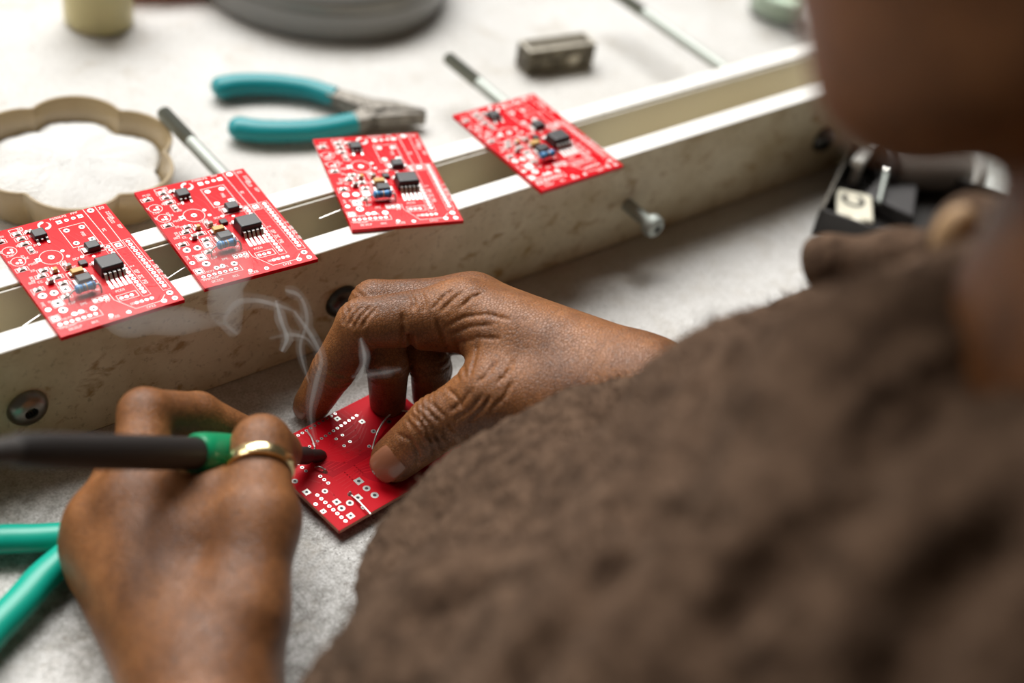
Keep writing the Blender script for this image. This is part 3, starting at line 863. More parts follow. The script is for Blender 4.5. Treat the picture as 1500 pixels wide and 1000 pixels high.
ang = math.atan2(129.3 - 135.8, 181.7 - 140.5)
bk = MB().box((0, 0, 7.0), (42, 13.5, 14.0)).build('iron_block', [M['block']], None, (160.2, 139.4, 0.1), (0, 0, ang), bevel=1.2)
tag(bk, 'small dull dark iron block on the bench behind the boards', 'block')
for y in (-5.6, 5.6):
    MB().box((0, y, 14.3), (41, 1.8, 1.2)).build('ridge', [M['block_worn']], bk, bevel=0.4)
for x in (-19.8, 19.8):
    MB().box((x, 0, 14.3), (1.8, 12, 1.2)).build('ridge', [M['block_worn']], bk, bevel=0.4)
MB().ellipsoid((7.5, -6.9, 6.6), (3.6, 0.5, 3.0)).build('worn_spot', [M['block_worn']], bk)
for x in (-14, -4, 15):
    MB().box((x, -6.9, 7), (1.4, 0.7, 9)).build('rib', [M['block']], bk, bevel=0.25)

jr = MB().lathe([(1e-3, 0.2), (15, 0.2), (17.4, 1.6), (18.4, 5), (18.4, 40), (17.0, 40), (16.8, 5), (15, 2.6), (1e-3, 2.4)], 40).build('glass_jar', [M['glass']], None, (330, 134, 0))
tag(jr, 'clear glass jar with pale green contents beyond the far rail end', 'jar')
MB().lathe([(1e-3, 2.8), (15, 3.0), (16.2, 5.5), (16.2, 15), (9, 17), (1e-3, 17.2)], 30).build('contents', [M['pale_green']], jr)
MB().ellipsoid((4, -4, 17), (7, 6, 4)).build('pale_lump', [mat('tan_lump', (0.62, 0.55, 0.40), 0.6)], jr)

# ------------------------------------------------------------------ black tray of oddments by the end of the rails
ta = math.radians(29)
tr = empty('tool_tray', (178.5, -36.5, 0), ta, 'open black tray of small tools at the end of the rails, under the chin', 'tray')
TW, TD, TH = 72, 84, 15            # along the wall by the rails, and toward the person
MB().box((TW / 2, -TD / 2, 1.2), (TW, TD, 2.0)).build('tray_floor', [M['black_plastic']], tr, bevel=0.4)
for nm, c_, d_ in (('wall_panel', (TW / 2, -0.9, TH / 2), (TW, 1.8, TH)), ('wall_panel', (TW / 2, -TD + 0.9, TH / 2), (TW, 1.8, TH)), ('wall_panel', (0.9, -TD / 2, TH / 2), (1.8, TD - 3.6, TH)), ('wall_panel', (TW - 0.9, -TD / 2, TH / 2), (1.8, TD - 3.6, TH))):
    MB().box(c_, d_).build(nm, [M['black_plastic']], tr, bevel=0.4)
MB().box((TW / 2, -0.9, TH + 0.3), (TW, 1.5, 0.7)).build('rim_strip', [M['old_steel']], tr, bevel=0.2)


def intray(x, y, z):
    p = Matrix.Rotation(ta, 3, 'Z') @ Vector((x, y, z))
    return Vector((178.5 + p.x, -36.5 + p.y, z))


pl = MB()
pl.prism([(-12, -9), (12, -9), (12, 9), (-12, 9)], 0, 3.0, 0)
o = pl.build('slotted_plate', [M['cream']], None, intray(21, -14, 8.2), (0.0, 0.0, ta + 0.25), bevel=1.5)
tag(o, 'cream plastic plate with a dark hook slot, in the black tray', 'plate')
MB().arc((3, 1), 4.6, 2.4, 3.1, 40, 330, 20).build('hook_slot', [M['black_plastic']], o)
o = MB().box((0, 0, 3), (24, 18, 6)).build('spacer_block', [M['black_plastic']], None, intray(21, -14, 2.2), (0, 0, ta + 0.25), bevel=0.8)
tag(o, 'black block under the cream slotted plate in the tray', 'block')
o = MB().lathe([(1e-3, -4.6), (2.6, -3.9), (4.3, -2), (4.7, 0.3), (3.9, 2.8), (2.4, 4.2), (1.2, 4.7), (1e-3, 4.8)], 20).build('cream_knob', [M['cream']], None, intray(9, -18, 6.9))
tag(o, 'round cream knob beside the slotted plate, nearest the collar', 'knob')
a0, a1 = intray(26, -24, 13.5), intray(68, -20, 17.5)
rd = empty('steel_probe', a0, 0, 'thin shiny steel probe lying across the black tray', 'probe')
d = a1 - a0
MB().tube([(0, 0, 0), d * 0.3, d * 0.62], [1.0, 1.3, 1.5], 12).build('shaft', [M['steel']], rd)
MB().tube([d * 0.6, d * 0.63, d * 0.68, d * 0.70], [2.0, 2.6, 2.6, 2.0], 16).build('ferrule', [M['silver']], rd)
MB().tube([d * 0.69, d * 1.0], [1.6, 1.2], 12).build('grip', [M['steel']], rd)
o = MB().prism([(-14, -14), (18, -10), (16, 8), (-8, 12)], 0, 9).build('grey_wedge', [M['grey_plastic']], None, intray(42, -28, 2.3), (0, 0, ta), bevel=1.2)
tag(o, 'dark grey wedge-shaped block lying in the black tray', 'wedge')
o = MB().box((0, 0, 2.6), (21, 6, 5)).build('white_bar', [M['white_plastic']], None, intray(56, -8, 15.2), (0, 0, ta - 0.1), bevel=1.2)
tag(o, 'short white plastic bar bridging the corner of the black tray', 'bar')
MB().box((0, 0, -6.4), (5, 4, 13)).build('stem', [M['white_plastic']], o)
R = Matrix.Rotation(math.radians(90), 3, 'X')
sp = empty('cable_drum', intray(74, -40, 13), ta + 0.55, 'grey and white drum on its side at the far end of the tray', 'drum')
MB().lathe([(4, -21), (10.6, -21), (11, -20), (11, 18), (10.6, 19), (4, 19)], 32, (0, 0, 0), R, closed=True).build('drum_body', [mat('grey_drum', (0.22, 0.20, 0.18), 0.4)], sp)
MB().lathe([(3.5, 19), (14.5, 19), (15.5, 20.5), (15.5, 24), (14.5, 25), (3.5, 25)], 32, (0, 0, 0), R, closed=True).build('end_disc', [M['white_plastic']], sp)
MB().lathe([(3.5, -27), (12.0, -27), (12.7, -25.5), (12.7, -22), (12.0, -21), (3.5, -21)], 32, (0, 0, 0), R, closed=True).build('end_disc', [M['grey_plastic']], sp)
sh = MB()
R2 = Matrix.Rotation(ta - 0.25, 3, 'Z')
sh.box((0, 0, 20), (2.0, 56, 40), R2)
o = sh.build('clear_screen', [M['glass']], None, (286, -42, 0.1), bevel=0.4)
tag(o, 'upright clear plastic sheet with a bright edge beyond the tray', 'screen')
MB().box((0, 0, 40.6), (2.6, 56.4, 1.6), R2).build('bright_edge', [M['white_plastic']], o, bevel=0.3)
# ------------------------------------------------------------------ the person: one continuous skin surface
# joints in millimetres, from the pose of the two hands
J = {
    'i3': (-95.5, -30.9, 7.5),
    'i2': (-91.6, -36.7, 27.5),
    'i1': (-83.8, -40.0, 48.5),
    'i0': (-53.7, -58.5, 55.2),
    'm3': (-70.4, -43.6, 7.5),
    'm2': (-73.6, -44.8, 28.1),
    'm1': (-72.7, -31.4, 46.5),
    'm0': (-41.7, -49.0, 46.9),
    'r3': (-54.7, -48.6, 7.5),
    'r2': (-58.2, -50.4, 25.5),
    'r1': (-56.9, -36.3, 33.9),
    'r0': (-31.7, -44.1, 37.7),
    'p3': (-50.3, -45.5, 8.0),
    'p2': (-49.3, -42.7, 14.5),
    'p1': (-48.1, -33.1, 22.2),
    'p0': (-22.6, -43.7, 25.4),
    't3': (-87.6, -72.9, 11.5),
    't2': (-77.1, -80.5, 30.7),
    't1': (-61.3, -89.1, 44.6),
    't0': (-43.5, -108.8, 49.2),
    'w': (-25.7, -121.5, 53.4),
    'f1': (-16.0, -150.8, 58.7),
    'f2': (-8.0, -184.6, 66.5),
    'Lw': (-194.3, -130.2, 20.2),
    'Lf1': (-209.3, -159.0, 22.0),
    'Lf2': (-232.6, -205.3, 30.0),
    'Lt0': (-176.9, -120.1, 32.5),
    'Lt1': (-158.8, -98.2, 43.2),
    'Lt2': (-144.1, -74.8, 47.4),
    'Lt3': (-135.2, -70.9, 36.5),
    'Lweb': (-165.6, -77.4, 36.4),
    'Li0': (-183.5, -68.7, 36.3),
    'Li1': (-169.4, -44.4, 47.1),
    'Li2': (-149.6, -43.1, 36.9),
    'Li3': (-136.0, -47.8, 25.7),
    'Lm0': (-193.0, -63.2, 26.7),
    'Lm1': (-178.0, -45.7, 26.2),
    'Lm2': (-161.9, -47.5, 16.4),
    'Lm3': (-142.2, -51.5, 14.1),
    'Lr0': (-195.8, -63.8, 17.5),
    'Lr1': (-180.4, -45.0, 15.4),
    'Lr2': (-167.0, -50.1, 9.8),
    'Lr3': (-157.4, -55.8, 10.1),
    'Lp0': (-196.6, -68.6, 9.7),
    'Lp1': (-184.6, -54.4, 10.1),
    'Lp2': (-174.8, -62.0, 8.8),
    'Lp3': (-168.4, -69.5, 10.9),
}


class Field:
    """a signed-distance grid in millimetres; limbs are tapered capsules melted together"""
    def __init__(s, lo, hi, h):
        s.lo, s.h = np.array(lo, float), h
        s.n = np.ceil((np.array(hi) - s.lo) / h).astype(int) + 1
        s.ax = [(s.lo[i] + h * np.arange(s.n[i])).astype(np.float32) for i in range(3)]

    def new(s, v=60.0):
        return np.full(s.n, v, np.float32)

    def box(s, c, r):
        a = np.maximum(np.floor((np.array(c) - r - s.lo) / s.h).astype(int), 0)
        b = np.minimum(np.ceil((np.array(c) + r - s.lo) / s.h).astype(int) + 1, s.n)
        if (b <= a).any():
            return None
        sl = tuple(slice(x, y) for x, y in zip(a, b))
        return sl, (s.ax[0][sl[0]][:, None, None], s.ax[1][sl[1]][None, :, None], s.ax[2][sl[2]][None, None, :])

    def cone(s, F, a, ra, b, rb, k=3.0):
        a, b = np.array(a, float), np.array(b, float)
        c = (a + b) / 2
        q_ = s.box(c, np.abs(b - a) / 2 + max(ra, rb) + k + 14)
        if q_ is None:
            return
        sl, (X, Y, Z) = q_
        ba = b - a
        L = max(ba @ ba, 1e-6)
        t = np.clip(((X - a[0]) * ba[0] + (Y - a[1]) * ba[1] + (Z - a[2]) * ba[2]) / L, 0, 1)
        d = np.sqrt((X - a[0] - t * ba[0]) ** 2 + (Y - a[1] - t * ba[1]) ** 2 + (Z - a[2] - t * ba[2]) ** 2) - (ra + (rb - ra) * t)
        F[sl] = smin(F[sl], d, k)

    def ell(s, F, c, r, B=None, k=3.0, sub=False):
        r = np.array(r, float)
        q_ = s.box(c, r.max() + k + 14)
        if q_ is None:
            return
        sl, (X, Y, Z) = q_
        X, Y, Z = X - c[0], Y - c[1], Z - c[2]
        if B is not None:
            B = np.array(B)
            X, Y, Z = (B[i][0] * X + B[i][1] * Y + B[i][2] * Z for i in range(3))
        k0 = np.sqrt((X / r[0]) ** 2 + (Y / r[1]) ** 2 + (Z / r[2]) ** 2)
        k1 = np.sqrt((X / r[0] ** 2) ** 2 + (Y / r[1] ** 2) ** 2 + (Z / r[2] ** 2) ** 2)
        d = k0 * (k0 - 1) / np.maximum(k1, 1e-6)
        F[sl] = -smin(-F[sl], d, k) if sub else smin(F[sl], d, k)

    def groove(s, F, p, t, w, depth, reach):
        """a fold across the limb: a narrow trough in the plane through p square to t"""
        p, t = np.array(p, float), np.array(t, float)
        t /= np.linalg.norm(t)
        q_ = s.box(p, reach)
        if q_ is None:
            return
        sl, (X, Y, Z) = q_
        X, Y, Z = X - p[0], Y - p[1], Z - p[2]
        u = X * t[0] + Y * t[1] + Z * t[2]
        fall = np.clip(1 - (X * X + Y * Y + Z * Z) / reach ** 2, 0, 1)
        F[sl] += depth * np.exp(-(u / w) ** 2) * np.minimum(1, fall * 3)

    def cut(s, F, a, b, r, k=1.0):
        """carve a line"""
        a, b = np.array(a, float), np.array(b, float)
        q_ = s.box((a + b) / 2, np.abs(b - a) / 2 + r + k + 2)
        if q_ is None:
            return
        sl, (X, Y, Z) = q_
        ba = b - a
        t = np.clip(((X - a[0]) * ba[0] + (Y - a[1]) * ba[1] + (Z - a[2]) * ba[2]) / max(ba @ ba, 1e-6), 0, 1)
        d = np.sqrt((X - a[0] - t * ba[0]) ** 2 + (Y - a[1] - t * ba[1]) ** 2 + (Z - a[2] - t * ba[2]) ** 2) - r
        F[sl] = -smin(-F[sl], d, k)

    def mesh(s, F):
        return surface_nets(F, s.lo, s.h)


def smin(a, b, k):
    h_ = np.maximum(k - np.abs(a - b), 0) / k
    return np.minimum(a, b) - h_ * h_ * k * 0.25


def surface_nets(F, lo, h):
    I = F < 0
    nx, ny, nz = F.shape
    c = I[:-1, :-1, :-1].astype(np.int8)
    cnt = np.zeros((nx - 1, ny - 1, nz - 1), np.int8)
    for dx in (0, 1):
        for dy in (0, 1):
            for dz in (0, 1):
                cnt += I[dx:nx - 1 + dx, dy:ny - 1 + dy, dz:nz - 1 + dz]
    cells = np.argwhere((cnt > 0) & (cnt < 8))
    idx = np.full(cnt.shape, -1, np.int32)
    idx[tuple(cells.T)] = np.arange(len(cells))
    corner = np.array([(i, j, k) for i in (0, 1) for j in (0, 1) for k in (0, 1)])
    val = np.stack([F[tuple((cells + o).T)] for o in corner], 1)
    acc = np.zeros((len(cells), 3))
    num = np.zeros(len(cells))
    for a in range(8):
        for b in range(a + 1, 8):
            if np.abs(corner[a] - corner[b]).sum() != 1:
                continue
            va, vb = val[:, a], val[:, b]
            m = (va < 0) != (vb < 0)
            t = np.where(m, va / np.where(m, va - vb, 1), 0)
            acc += np.where(m[:, None], corner[a] + (corner[b] - corner[a]) * t[:, None], 0)
            num += m
    V = lo + h * (cells + acc / num[:, None])
    quads = []
    for ax in range(3):
        o1, o2 = [(1, 2), (2, 0), (0, 1)][ax]
        sl0 = [slice(None)] * 3
        sl1 = [slice(None)] * 3
        sl0[ax] = slice(0, -1)
        sl1[ax] = slice(1, None)
        A, Bq = I[tuple(sl0)], I[tuple(sl1)]
        e = np.argwhere(A != Bq)
        e = e[(e[:, o1] > 0) & (e[:, o2] > 0) & (e[:, o1] < F.shape[o1] - 1) & (e[:, o2] < F.shape[o2] - 1)]
        flip = Bq[tuple(e.T)]
        d1, d2 = np.zeros(3, int), np.zeros(3, int)
        d1[o1] = 1
        d2[o2] = 1
        Q = np.stack([idx[tuple((e - d1 - d2).T)], idx[tuple((e - d2).T)], idx[tuple(e.T)], idx[tuple((e - d1).T)]], 1)
        Q[flip] = Q[flip][:, ::-1]
        quads.append(Q)
    return V, np.concatenate(quads)


def np_mesh(name, parts, m):
    V = np.concatenate([p[0] for p in parts])
    Q, o = [], 0
    for v, q_ in parts:
        Q.append(q_ + o)
        o += len(v)
    Q = np.concatenate(Q)
    me = bpy.data.meshes.new(name)
    me.vertices.add(len(V))
    me.vertices.foreach_set('co', (V * K).astype(np.float32).ravel())
    me.loops.add(Q.size)
    me.loops.foreach_set('vertex_index', Q.astype(np.int32).ravel())
    me.polygons.add(len(Q))
    me.polygons.foreach_set('loop_start', np.arange(0, Q.size, 4, dtype=np.int32))
    me.polygons.foreach_set('use_smooth', np.ones(len(Q), bool))
    me.update(calc_edges=True)
    me.validate()
    me.materials.append(m)
    return me


def fingers(fd, palm, chains, kpalm=7.0, kfin=1.2, marks=()):
    tot = None
    for ch in chains:
        G = fd.new()
        for (a, ra), (b, rb) in zip(ch, ch[1:]):
            fd.cone(G, J[a] if isinstance(a, str) else a, ra, J[b] if isinstance(b, str) else b, rb, 2.2)
        for mk in marks:
            if mk[0] == ch[-1][0]:
                fd.groove(G, *mk[1:])
        G = smin(palm, G, kpalm)
        tot = G if tot is None else smin(tot, G, kfin)
    return tot


def lerp(a, b, t):
    return np.array(J[a]) * (1 - t) + np.array(J[b]) * t


def axis(a, b):
    d_ = np.array(J[b]) - np.array(J[a])
    return d_ / np.linalg.norm(d_)


# ---- right hand, fingers spread on the board
fd = Field((-112, -190, -2), (24, -14, 86), 0.65)
P = fd.new()
carp = lerp('w', 'i0', 0.10)
for a, ra, b, rb in (('w', 19, 'i0', 11.5), ('w', 18, 'm0', 11.5), ('w', 17, 'r0', 11), ('w', 16, 'p0', 10), ('w', 19, 'f1', 22), ('f1', 22, 'f2', 25), ('w', 17, 't0', 14), ('t0', 14, 't1', 11.8)):
    fd.cone(P, J[a], ra, J[b], rb, 9)
fd.cone(P, lerp('i0', 'w', .25), 9.5, lerp('t1', 't0', .2), 8.5, 9)       # the web between thumb and index finger
mk = []
for tip, js in (('i3', ('i0', 'i1', 'i2', 'i3')), ('m3', ('m0', 'm1', 'm2', 'm3')), ('r3', ('r0', 'r1', 'r2', 'r3'))):
    ax_ = axis(js[1], js[2])
    for jn, w_, d_ in ((js[2], 1.0, 0.55), (js[1], 0.9, 0.4)):
        t_ = axis(js[0], js[1]) + axis(js[1], js[2]) if jn == js[1] else axis(js[1], js[2]) + axis(js[2], js[3])
        for off in (-2.6, 0, 2.4):
            mk.append((tip, np.array(J[jn]) + t_ / np.linalg.norm(t_) * off, t_, w_ * 0.8, d_ * (1 if off == 0 else 0.6), 12))
t_ = axis('t1', 't2') + axis('t2', 't3')
for off, dp in ((-5.5, .35), (-3.4, .55), (-1.2, .6), (0.8, .7), (2.8, .5), (4.6, .35)):
    mk.append(('t3', np.array(J['t2']) + t_ / np.linalg.norm(t_) * off, t_ + np.array((0.15, -.1, 0)) * (off * 0.2), 0.75, dp, 13))
mk.append(('i3', lerp('i0', 'i1', 0.56) + np.array((-1.0, -6.0, -7.0)), axis('i0', 'i1'), 1.1, 2.4, 10))
RH_ = fingers(fd, P, [
    [('i0', 11.5), ('i1', 8.9), ('i2', 7.9), ('i3', 6.9)],
    [('m0', 11.5), ('m1', 9.0), ('m2', 7.8), ('m3', 6.8)],
    [('r0', 10.5), ('r1', 8.6), ('r2', 7.4), ('r3', 6.5)],
    [('p0', 9.5), ('p1', 7.4), ('p2', 6.6), ('p3', 5.9)],
    [('t0', 13.5), ('t1', 11.8), ('t2', 10.2), ('t3', 8.5)]], 7.0, 1.0, mk)
fd.cone(RH_, lerp('i0', 'i1', .2) + np.array((1, -2.5, -5)), 7.5, lerp('i0', 'i1', .42) + np.array((1, -2.5, -4)), 7.0, 3)    # fleshy base of the index finger


def flatten(fd, F, lo, hi):
    """soft flesh gives way to the flat things it presses on"""
    X, Y, Z = fd.ax[0][:, None, None], fd.ax[1][None, :, None], fd.ax[2][None, None, :]
    a = math.radians(6.8)
    U = (X + 119.26) * math.cos(a) + (Y + 87.2) * math.sin(a)
    W_ = -(X + 119.26) * math.sin(a) + (Y + 87.2) * math.cos(a)
    d_ = np.maximum(np.maximum(np.maximum(-U - .1, U - BL - .1), np.maximum(-W_ - .1, W_ - BW - 1.7)), np.maximum(3.0 - Z, Z - 5.05))
    F[:] = np.maximum(np.maximum(F, -d_), 0.12 - Z)


WRINKLES = [
    (0.8, [(-66.2, -64.7, 53.1),(-64.6, -65.0, 49.2),(-43.8, -43.8, 20.4),(-69.2, -77.5, 48.4),(-72.0, -82.2, 50.7)]),
    (0.7, [(-63.7, -68.3, 54.6),(-62.9, -69.1, 51.5),(-60.1, -68.0, 46.1),(-67.8, -79.0, 52.1),(-69.9, -82.2, 53.2),(-71.2, -84.5, 53.2)]),
    (0.6, [(-61.1, -76.5, 59.2),(-62.1, -77.6, 57.4),(-63.9, -79.4, 56.3),(-66.0, -81.6, 55.8),(-67.7, -83.2, 55.5),(-69.2, -84.5, 54.9),(-70.7, -85.9, 54.4)]),
    (0.7, [(-67.5, -61.1, 59.4),(-67.5, -62.3, 58.4),(-67.0, -63.1, 56.9),(-66.7, -64.1, 55.7),(-66.5, -64.3, 54.5),(-66.3, -64.4, 53.2),(-66.0, -64.6, 52.0)]),
    (1.2, [(-76.1, -52.2, 58.4),(-76.3, -53.2, 57.4),(-76.6, -54.2, 56.4),(-76.6, -54.9, 55.1),(-76.8, -55.3, 53.9),(-76.9, -55.5, 52.5),(-76.9, -55.7, 51.0),(-77.1, -55.6, 49.7),(-76.9, -55.1, 47.8),(-76.3, -54.1, 45.4)]),
    (0.45, [(-65.5, -64.6, 58.7),(-64.1, -65.6, 60.4),(-62.4, -66.4, 61.8),(-60.7, -67.2, 63.1),(-58.9, -69.1, 64.3),(-57.1, -71.0, 65.5),(-55.2, -73.0, 66.6),(-54.0, -75.2, 67.0),(-52.8, -77.4, 67.4),(-51.6, -79.6, 67.8)]),
    (0.4, [(-64.7, -66.8, 56.3),(-63.3, -68.3, 58.1),(-61.9, -69.7, 60.0),(-60.5, -71.2, 61.8),(-59.2, -73.2, 63.0),(-57.8, -75.0, 64.0),(-56.5, -77.0, 65.2)]),
    (0.4, [(-63.4, -68.4, 52.3),(-62.6, -71.0, 55.2),(-61.8, -73.6, 58.0),(-60.6, -75.7, 60.3),(-59.5, -77.9, 61.3),(-58.3, -80.1, 62.3),(-57.0, -82.0, 63.1)]),
    (0.4, [(-65.2, -60.4, 62.6),(-64.0, -60.4, 63.7),(-62.7, -60.4, 64.7),(-61.5, -60.4, 65.8),(-60.1, -60.2, 66.4),(-58.8, -60.1, 67.0),(-57.4, -60.0, 67.7)]),
    (0.4, [(-66.7, -57.5, 62.5),(-65.4, -57.5, 63.7),(-63.9, -57.2, 64.5),(-62.5, -56.9, 65.4),(-61.4, -57.1, 66.2),(-60.1, -57.0, 66.7),(-58.7, -57.0, 67.2)]),
    (0.4, [(-60.3, -64.4, 65.2),(-58.8, -64.2, 66.0),(-57.4, -64.0, 66.7),(-56.0, -63.8, 67.5),(-54.7, -64.1, 67.8),(-53.1, -64.1, 67.9),(-51.8, -64.3, 68.2)]),
    (0.75, [(-85.1, -74.5, 34.3),(-85.9, -77.9, 35.7),(-85.7, -80.2, 35.8),(-85.6, -82.5, 35.8),(-85.5, -84.4, 34.9),(-85.0, -85.9, 33.4),(-84.3, -87.2, 31.7),(-84.0, -88.2, 29.9),(-82.9, -88.3, 26.9),(-81.2, -87.9, 23.1)]),
    (0.7, [(-84.0, -75.9, 36.6),(-84.7, -79.5, 37.8),(-84.4, -81.8, 37.5),(-84.2, -84.3, 37.3),(-83.9, -86.0, 36.2),(-83.5, -87.6, 35.1),(-82.6, -88.6, 33.1),(-82.0, -89.2, 31.3),(-81.3, -89.8, 29.5),(-79.9, -89.5, 26.6)]),
    (0.65, [(-82.3, -77.1, 38.8),(-82.6, -80.5, 39.5),(-82.3, -83.1, 39.4),(-81.8, -85.5, 38.9),(-81.7, -87.6, 37.9),(-81.2, -89.2, 36.4),(-80.3, -90.4, 34.2)]),
    (0.55, [(-80.4, -78.2, 40.8),(-80.5, -81.2, 41.3),(-80.4, -84.0, 41.4),(-79.9, -86.4, 41.1),(-79.8, -88.3, 40.2),(-79.2, -89.7, 38.8),(-78.7, -91.2, 37.4)]),
    (0.5, [(-86.1, -74.0, 32.0),(-86.8, -76.8, 32.8),(-87.3, -79.4, 33.3),(-87.3, -81.3, 32.9),(-87.1, -83.2, 32.1),(-86.8, -84.9, 30.9),(-85.9, -85.9, 29.0)]),
    (0.6, [(-89.7, -75.1, 26.7),(-89.4, -77.4, 27.6),(-89.1, -79.6, 28.4),(-88.5, -81.4, 28.7),(-88.3, -82.8, 27.7),(-87.9, -84.0, 26.4),(-87.1, -84.7, 24.5),(-87.1, -84.9, 22.5),(-86.8, -84.7, 19.8),(-86.3, -84.2, 16.9)]),
    (0.6, [(-97.5, -40.4, 32.7),(-97.0, -41.7, 32.8),(-96.3, -42.7, 32.5),(-95.4, -43.5, 32.0),(-94.3, -44.2, 31.7),(-93.2, -44.9, 31.3),(-91.7, -45.2, 30.5)]),
    (0.45, [(-98.4, -40.4, 29.5),(-98.0, -41.5, 29.5),(-97.4, -42.4, 29.3),(-96.6, -43.0, 28.8),(-95.6, -43.6, 28.5),(-94.6, -44.2, 28.3),(-93.6, -44.8, 28.0)]),
    (0.5, [(-92.1, -40.3, 52.5),(-91.4, -40.2, 53.8),(-90.7, -39.8, 54.7),(-89.5, -39.0, 55.2),(-88.7, -39.3, 56.3),(-87.5, -39.1, 56.8),(-86.3, -38.9, 57.4)]),
    (0.55, [(-91.4, -42.7, 52.9),(-90.5, -42.4, 53.9),(-89.8, -42.3, 55.2),(-88.8, -41.7, 56.0),(-87.4, -41.5, 56.7),(-86.0, -41.3, 57.4),(-84.5, -40.9, 57.8)]),
    (0.5, [(-90.1, -44.6, 53.1),(-89.2, -44.5, 54.5),(-88.0, -43.9, 55.4),(-87.0, -43.6, 56.5),(-85.6, -43.5, 57.2),(-84.0, -43.0, 57.6),(-82.5, -42.6, 58.1)]),
    (0.45, [(-88.3, -46.1, 53.3),(-87.4, -46.1, 54.6),(-86.4, -45.9, 55.7),(-85.3, -45.3, 56.5),(-83.9, -45.1, 57.2),(-82.6, -44.9, 57.9),(-81.1, -44.4, 58.3)]),
    (0.45, [(-78.3, -87.7, 43.3),(-77.2, -88.1, 44.5),(-76.4, -88.7, 45.9),(-75.5, -89.4, 47.3),(-74.6, -89.6, 49.1),(-73.8, -89.9, 50.8),(-72.7, -90.0, 52.3)]),
    (0.45, [(-77.6, -90.4, 41.5),(-76.6, -91.5, 43.4),(-75.5, -92.5, 45.3),(-74.5, -93.5, 47.2),(-73.5, -93.8, 49.0),(-72.4, -94.1, 50.9),(-71.4, -94.3, 52.8)]),
    (0.4, [(-74.7, -94.7, 43.4),(-74.0, -95.4, 45.3),(-73.1, -95.9, 46.9),(-72.4, -96.6, 48.8),(-71.5, -96.6, 50.2),(-70.5, -96.5, 51.7),(-69.6, -96.5, 53.1)]),
    (0.4, [(-74.9, -80.4, 46.0),(-75.4, -82.6, 47.0),(-75.4, -84.3, 47.3),(-75.5, -86.0, 47.7),(-75.7, -87.6, 47.4),(-75.8, -88.9, 46.8),(-75.9, -90.2, 46.3)]),
    (0.35, [(-70.3, -99.0, 49.8),(-69.1, -99.4, 51.8),(-67.6, -99.6, 53.4),(-66.2, -99.9, 55.1),(-65.1, -99.5, 56.3),(-63.8, -98.8, 57.3),(-62.6, -98.2, 58.3)]),
    (0.35, [(-70.3, -90.0, 55.0),(-69.0, -90.0, 56.0),(-67.7, -90.1, 57.1),(-66.1, -90.0, 57.9),(-64.8, -89.3, 58.4),(-63.4, -88.7, 58.8),(-62.2, -88.2, 59.6)]),
    (0.35, [(-65.7, -95.0, 57.1),(-64.3, -94.7, 57.9),(-63.1, -94.7, 58.9),(-61.5, -94.3, 59.4),(-60.4, -93.7, 60.2),(-59.1, -92.9, 60.8),(-57.8, -92.0, 61.3)]),
    (0.35, [(-68.6, -45.4, 61.2),(-69.5, -47.5, 61.8),(-70.0, -49.1, 61.9),(-70.3, -50.4, 61.7),(-71.0, -51.5, 61.5),(-71.5, -52.2, 61.1),(-72.0, -53.0, 60.6)]),
    (0.35, [(-65.6, -47.7, 62.4),(-66.6, -49.9, 62.9),(-67.2, -51.5, 62.8),(-67.7, -53.2, 62.8),(-68.3, -54.2, 62.1),(-69.1, -55.4, 61.7),(-69.5, -56.1, 60.7)]),
    (0.5, [(-80.6, -47.2, 31.3),(-80.0, -48.4, 31.5),(-79.1, -49.4, 31.4),(-78.3, -50.4, 31.2),(-77.3, -51.0, 31.5),(-76.2, -51.3, 31.6),(-75.2, -51.9, 31.9)]),
    (0.5, [(-65.0, -51.7, 28.3),(-64.6, -53.1, 28.7),(-64.0, -54.2, 28.8),(-63.2, -55.2, 28.7),(-62.2, -55.7, 29.1),(-61.2, -56.3, 29.4),(-60.0, -56.6, 29.5)]),
]
for r_, pl_ in WRINKLES:
    for a_, b_ in zip(pl_, pl_[1:]):
        fd.cut(RH_, a_, b_, r_ * 0.25, 1.3)
#@END
flatten(fd, RH_, 0, 0)
parts = [fd.mesh(RH_)]

# ---- left hand, closed round the iron
fd = Field((-262, -238, -2), (-108, -18, 72), 0.9)
P = fd.new()
for a, ra, b, rb in (('Lw', 18, 'Li0', 11), ('Lw', 18, 'Lm0', 11), ('Lw', 16, 'Lr0', 10), ('Lw', 16, 'Lp0', 8.4), ('Lw', 19.5, 'Lf1', 21), ('Lf1', 21, 'Lf2', 24), ('Lw', 16.5, 'Lt0', 12), ('Lt0', 12, 'Lt1', 10.5), ('Li0', 9, 'Lweb', 8.5), ('Lweb', 8.5, 'Lt1', 9.5)):
    fd.cone(P, J[a], ra, J[b], rb, 9)
fd.cone(P, lerp('Li0', 'Lw', .22), 9, lerp('Lt1', 'Lt0', .1), 8, 8)
LH_ = fingers(fd, P, [
    [('Li0', 10.5), ('Li1', 8.3), ('Li2', 7.2), ('Li3', 6.4)],
    [('Lm0', 10.5), ('Lm1', 8.4), ('Lm2', 7.4), ('Lm3', 6.6)],
    [('Lr0', 10), ('Lr1', 8.2), ('Lr2', 7.4), ('Lr3', 6.6)],
    [('Lp0', 8.6), ('Lp1', 7.4), ('Lp2', 6.6), ('Lp3', 6.0)],
    [('Lt0', 11.8), ('Lt1', 10.6), ('Lt2', 9.6), ('Lt3', 7.8)]], 6.0, 1.0)
for a_, b_, r_ in ((-2, 10, 2.7), (8, 46, 3.6), (44, 80, 6.95), (76, 160, 5.4)):            # the iron pressed into the grip
    Ir = fd.new()
    fd.cone(Ir, ITIP + idir * a_, r_, ITIP + idir * b_, r_, 0.5)
    LH_ = np.maximum(LH_, -Ir)
X, Y, Z = fd.ax[0][:, None, None], fd.ax[1][None, :, None], fd.ax[2][None, None, :]
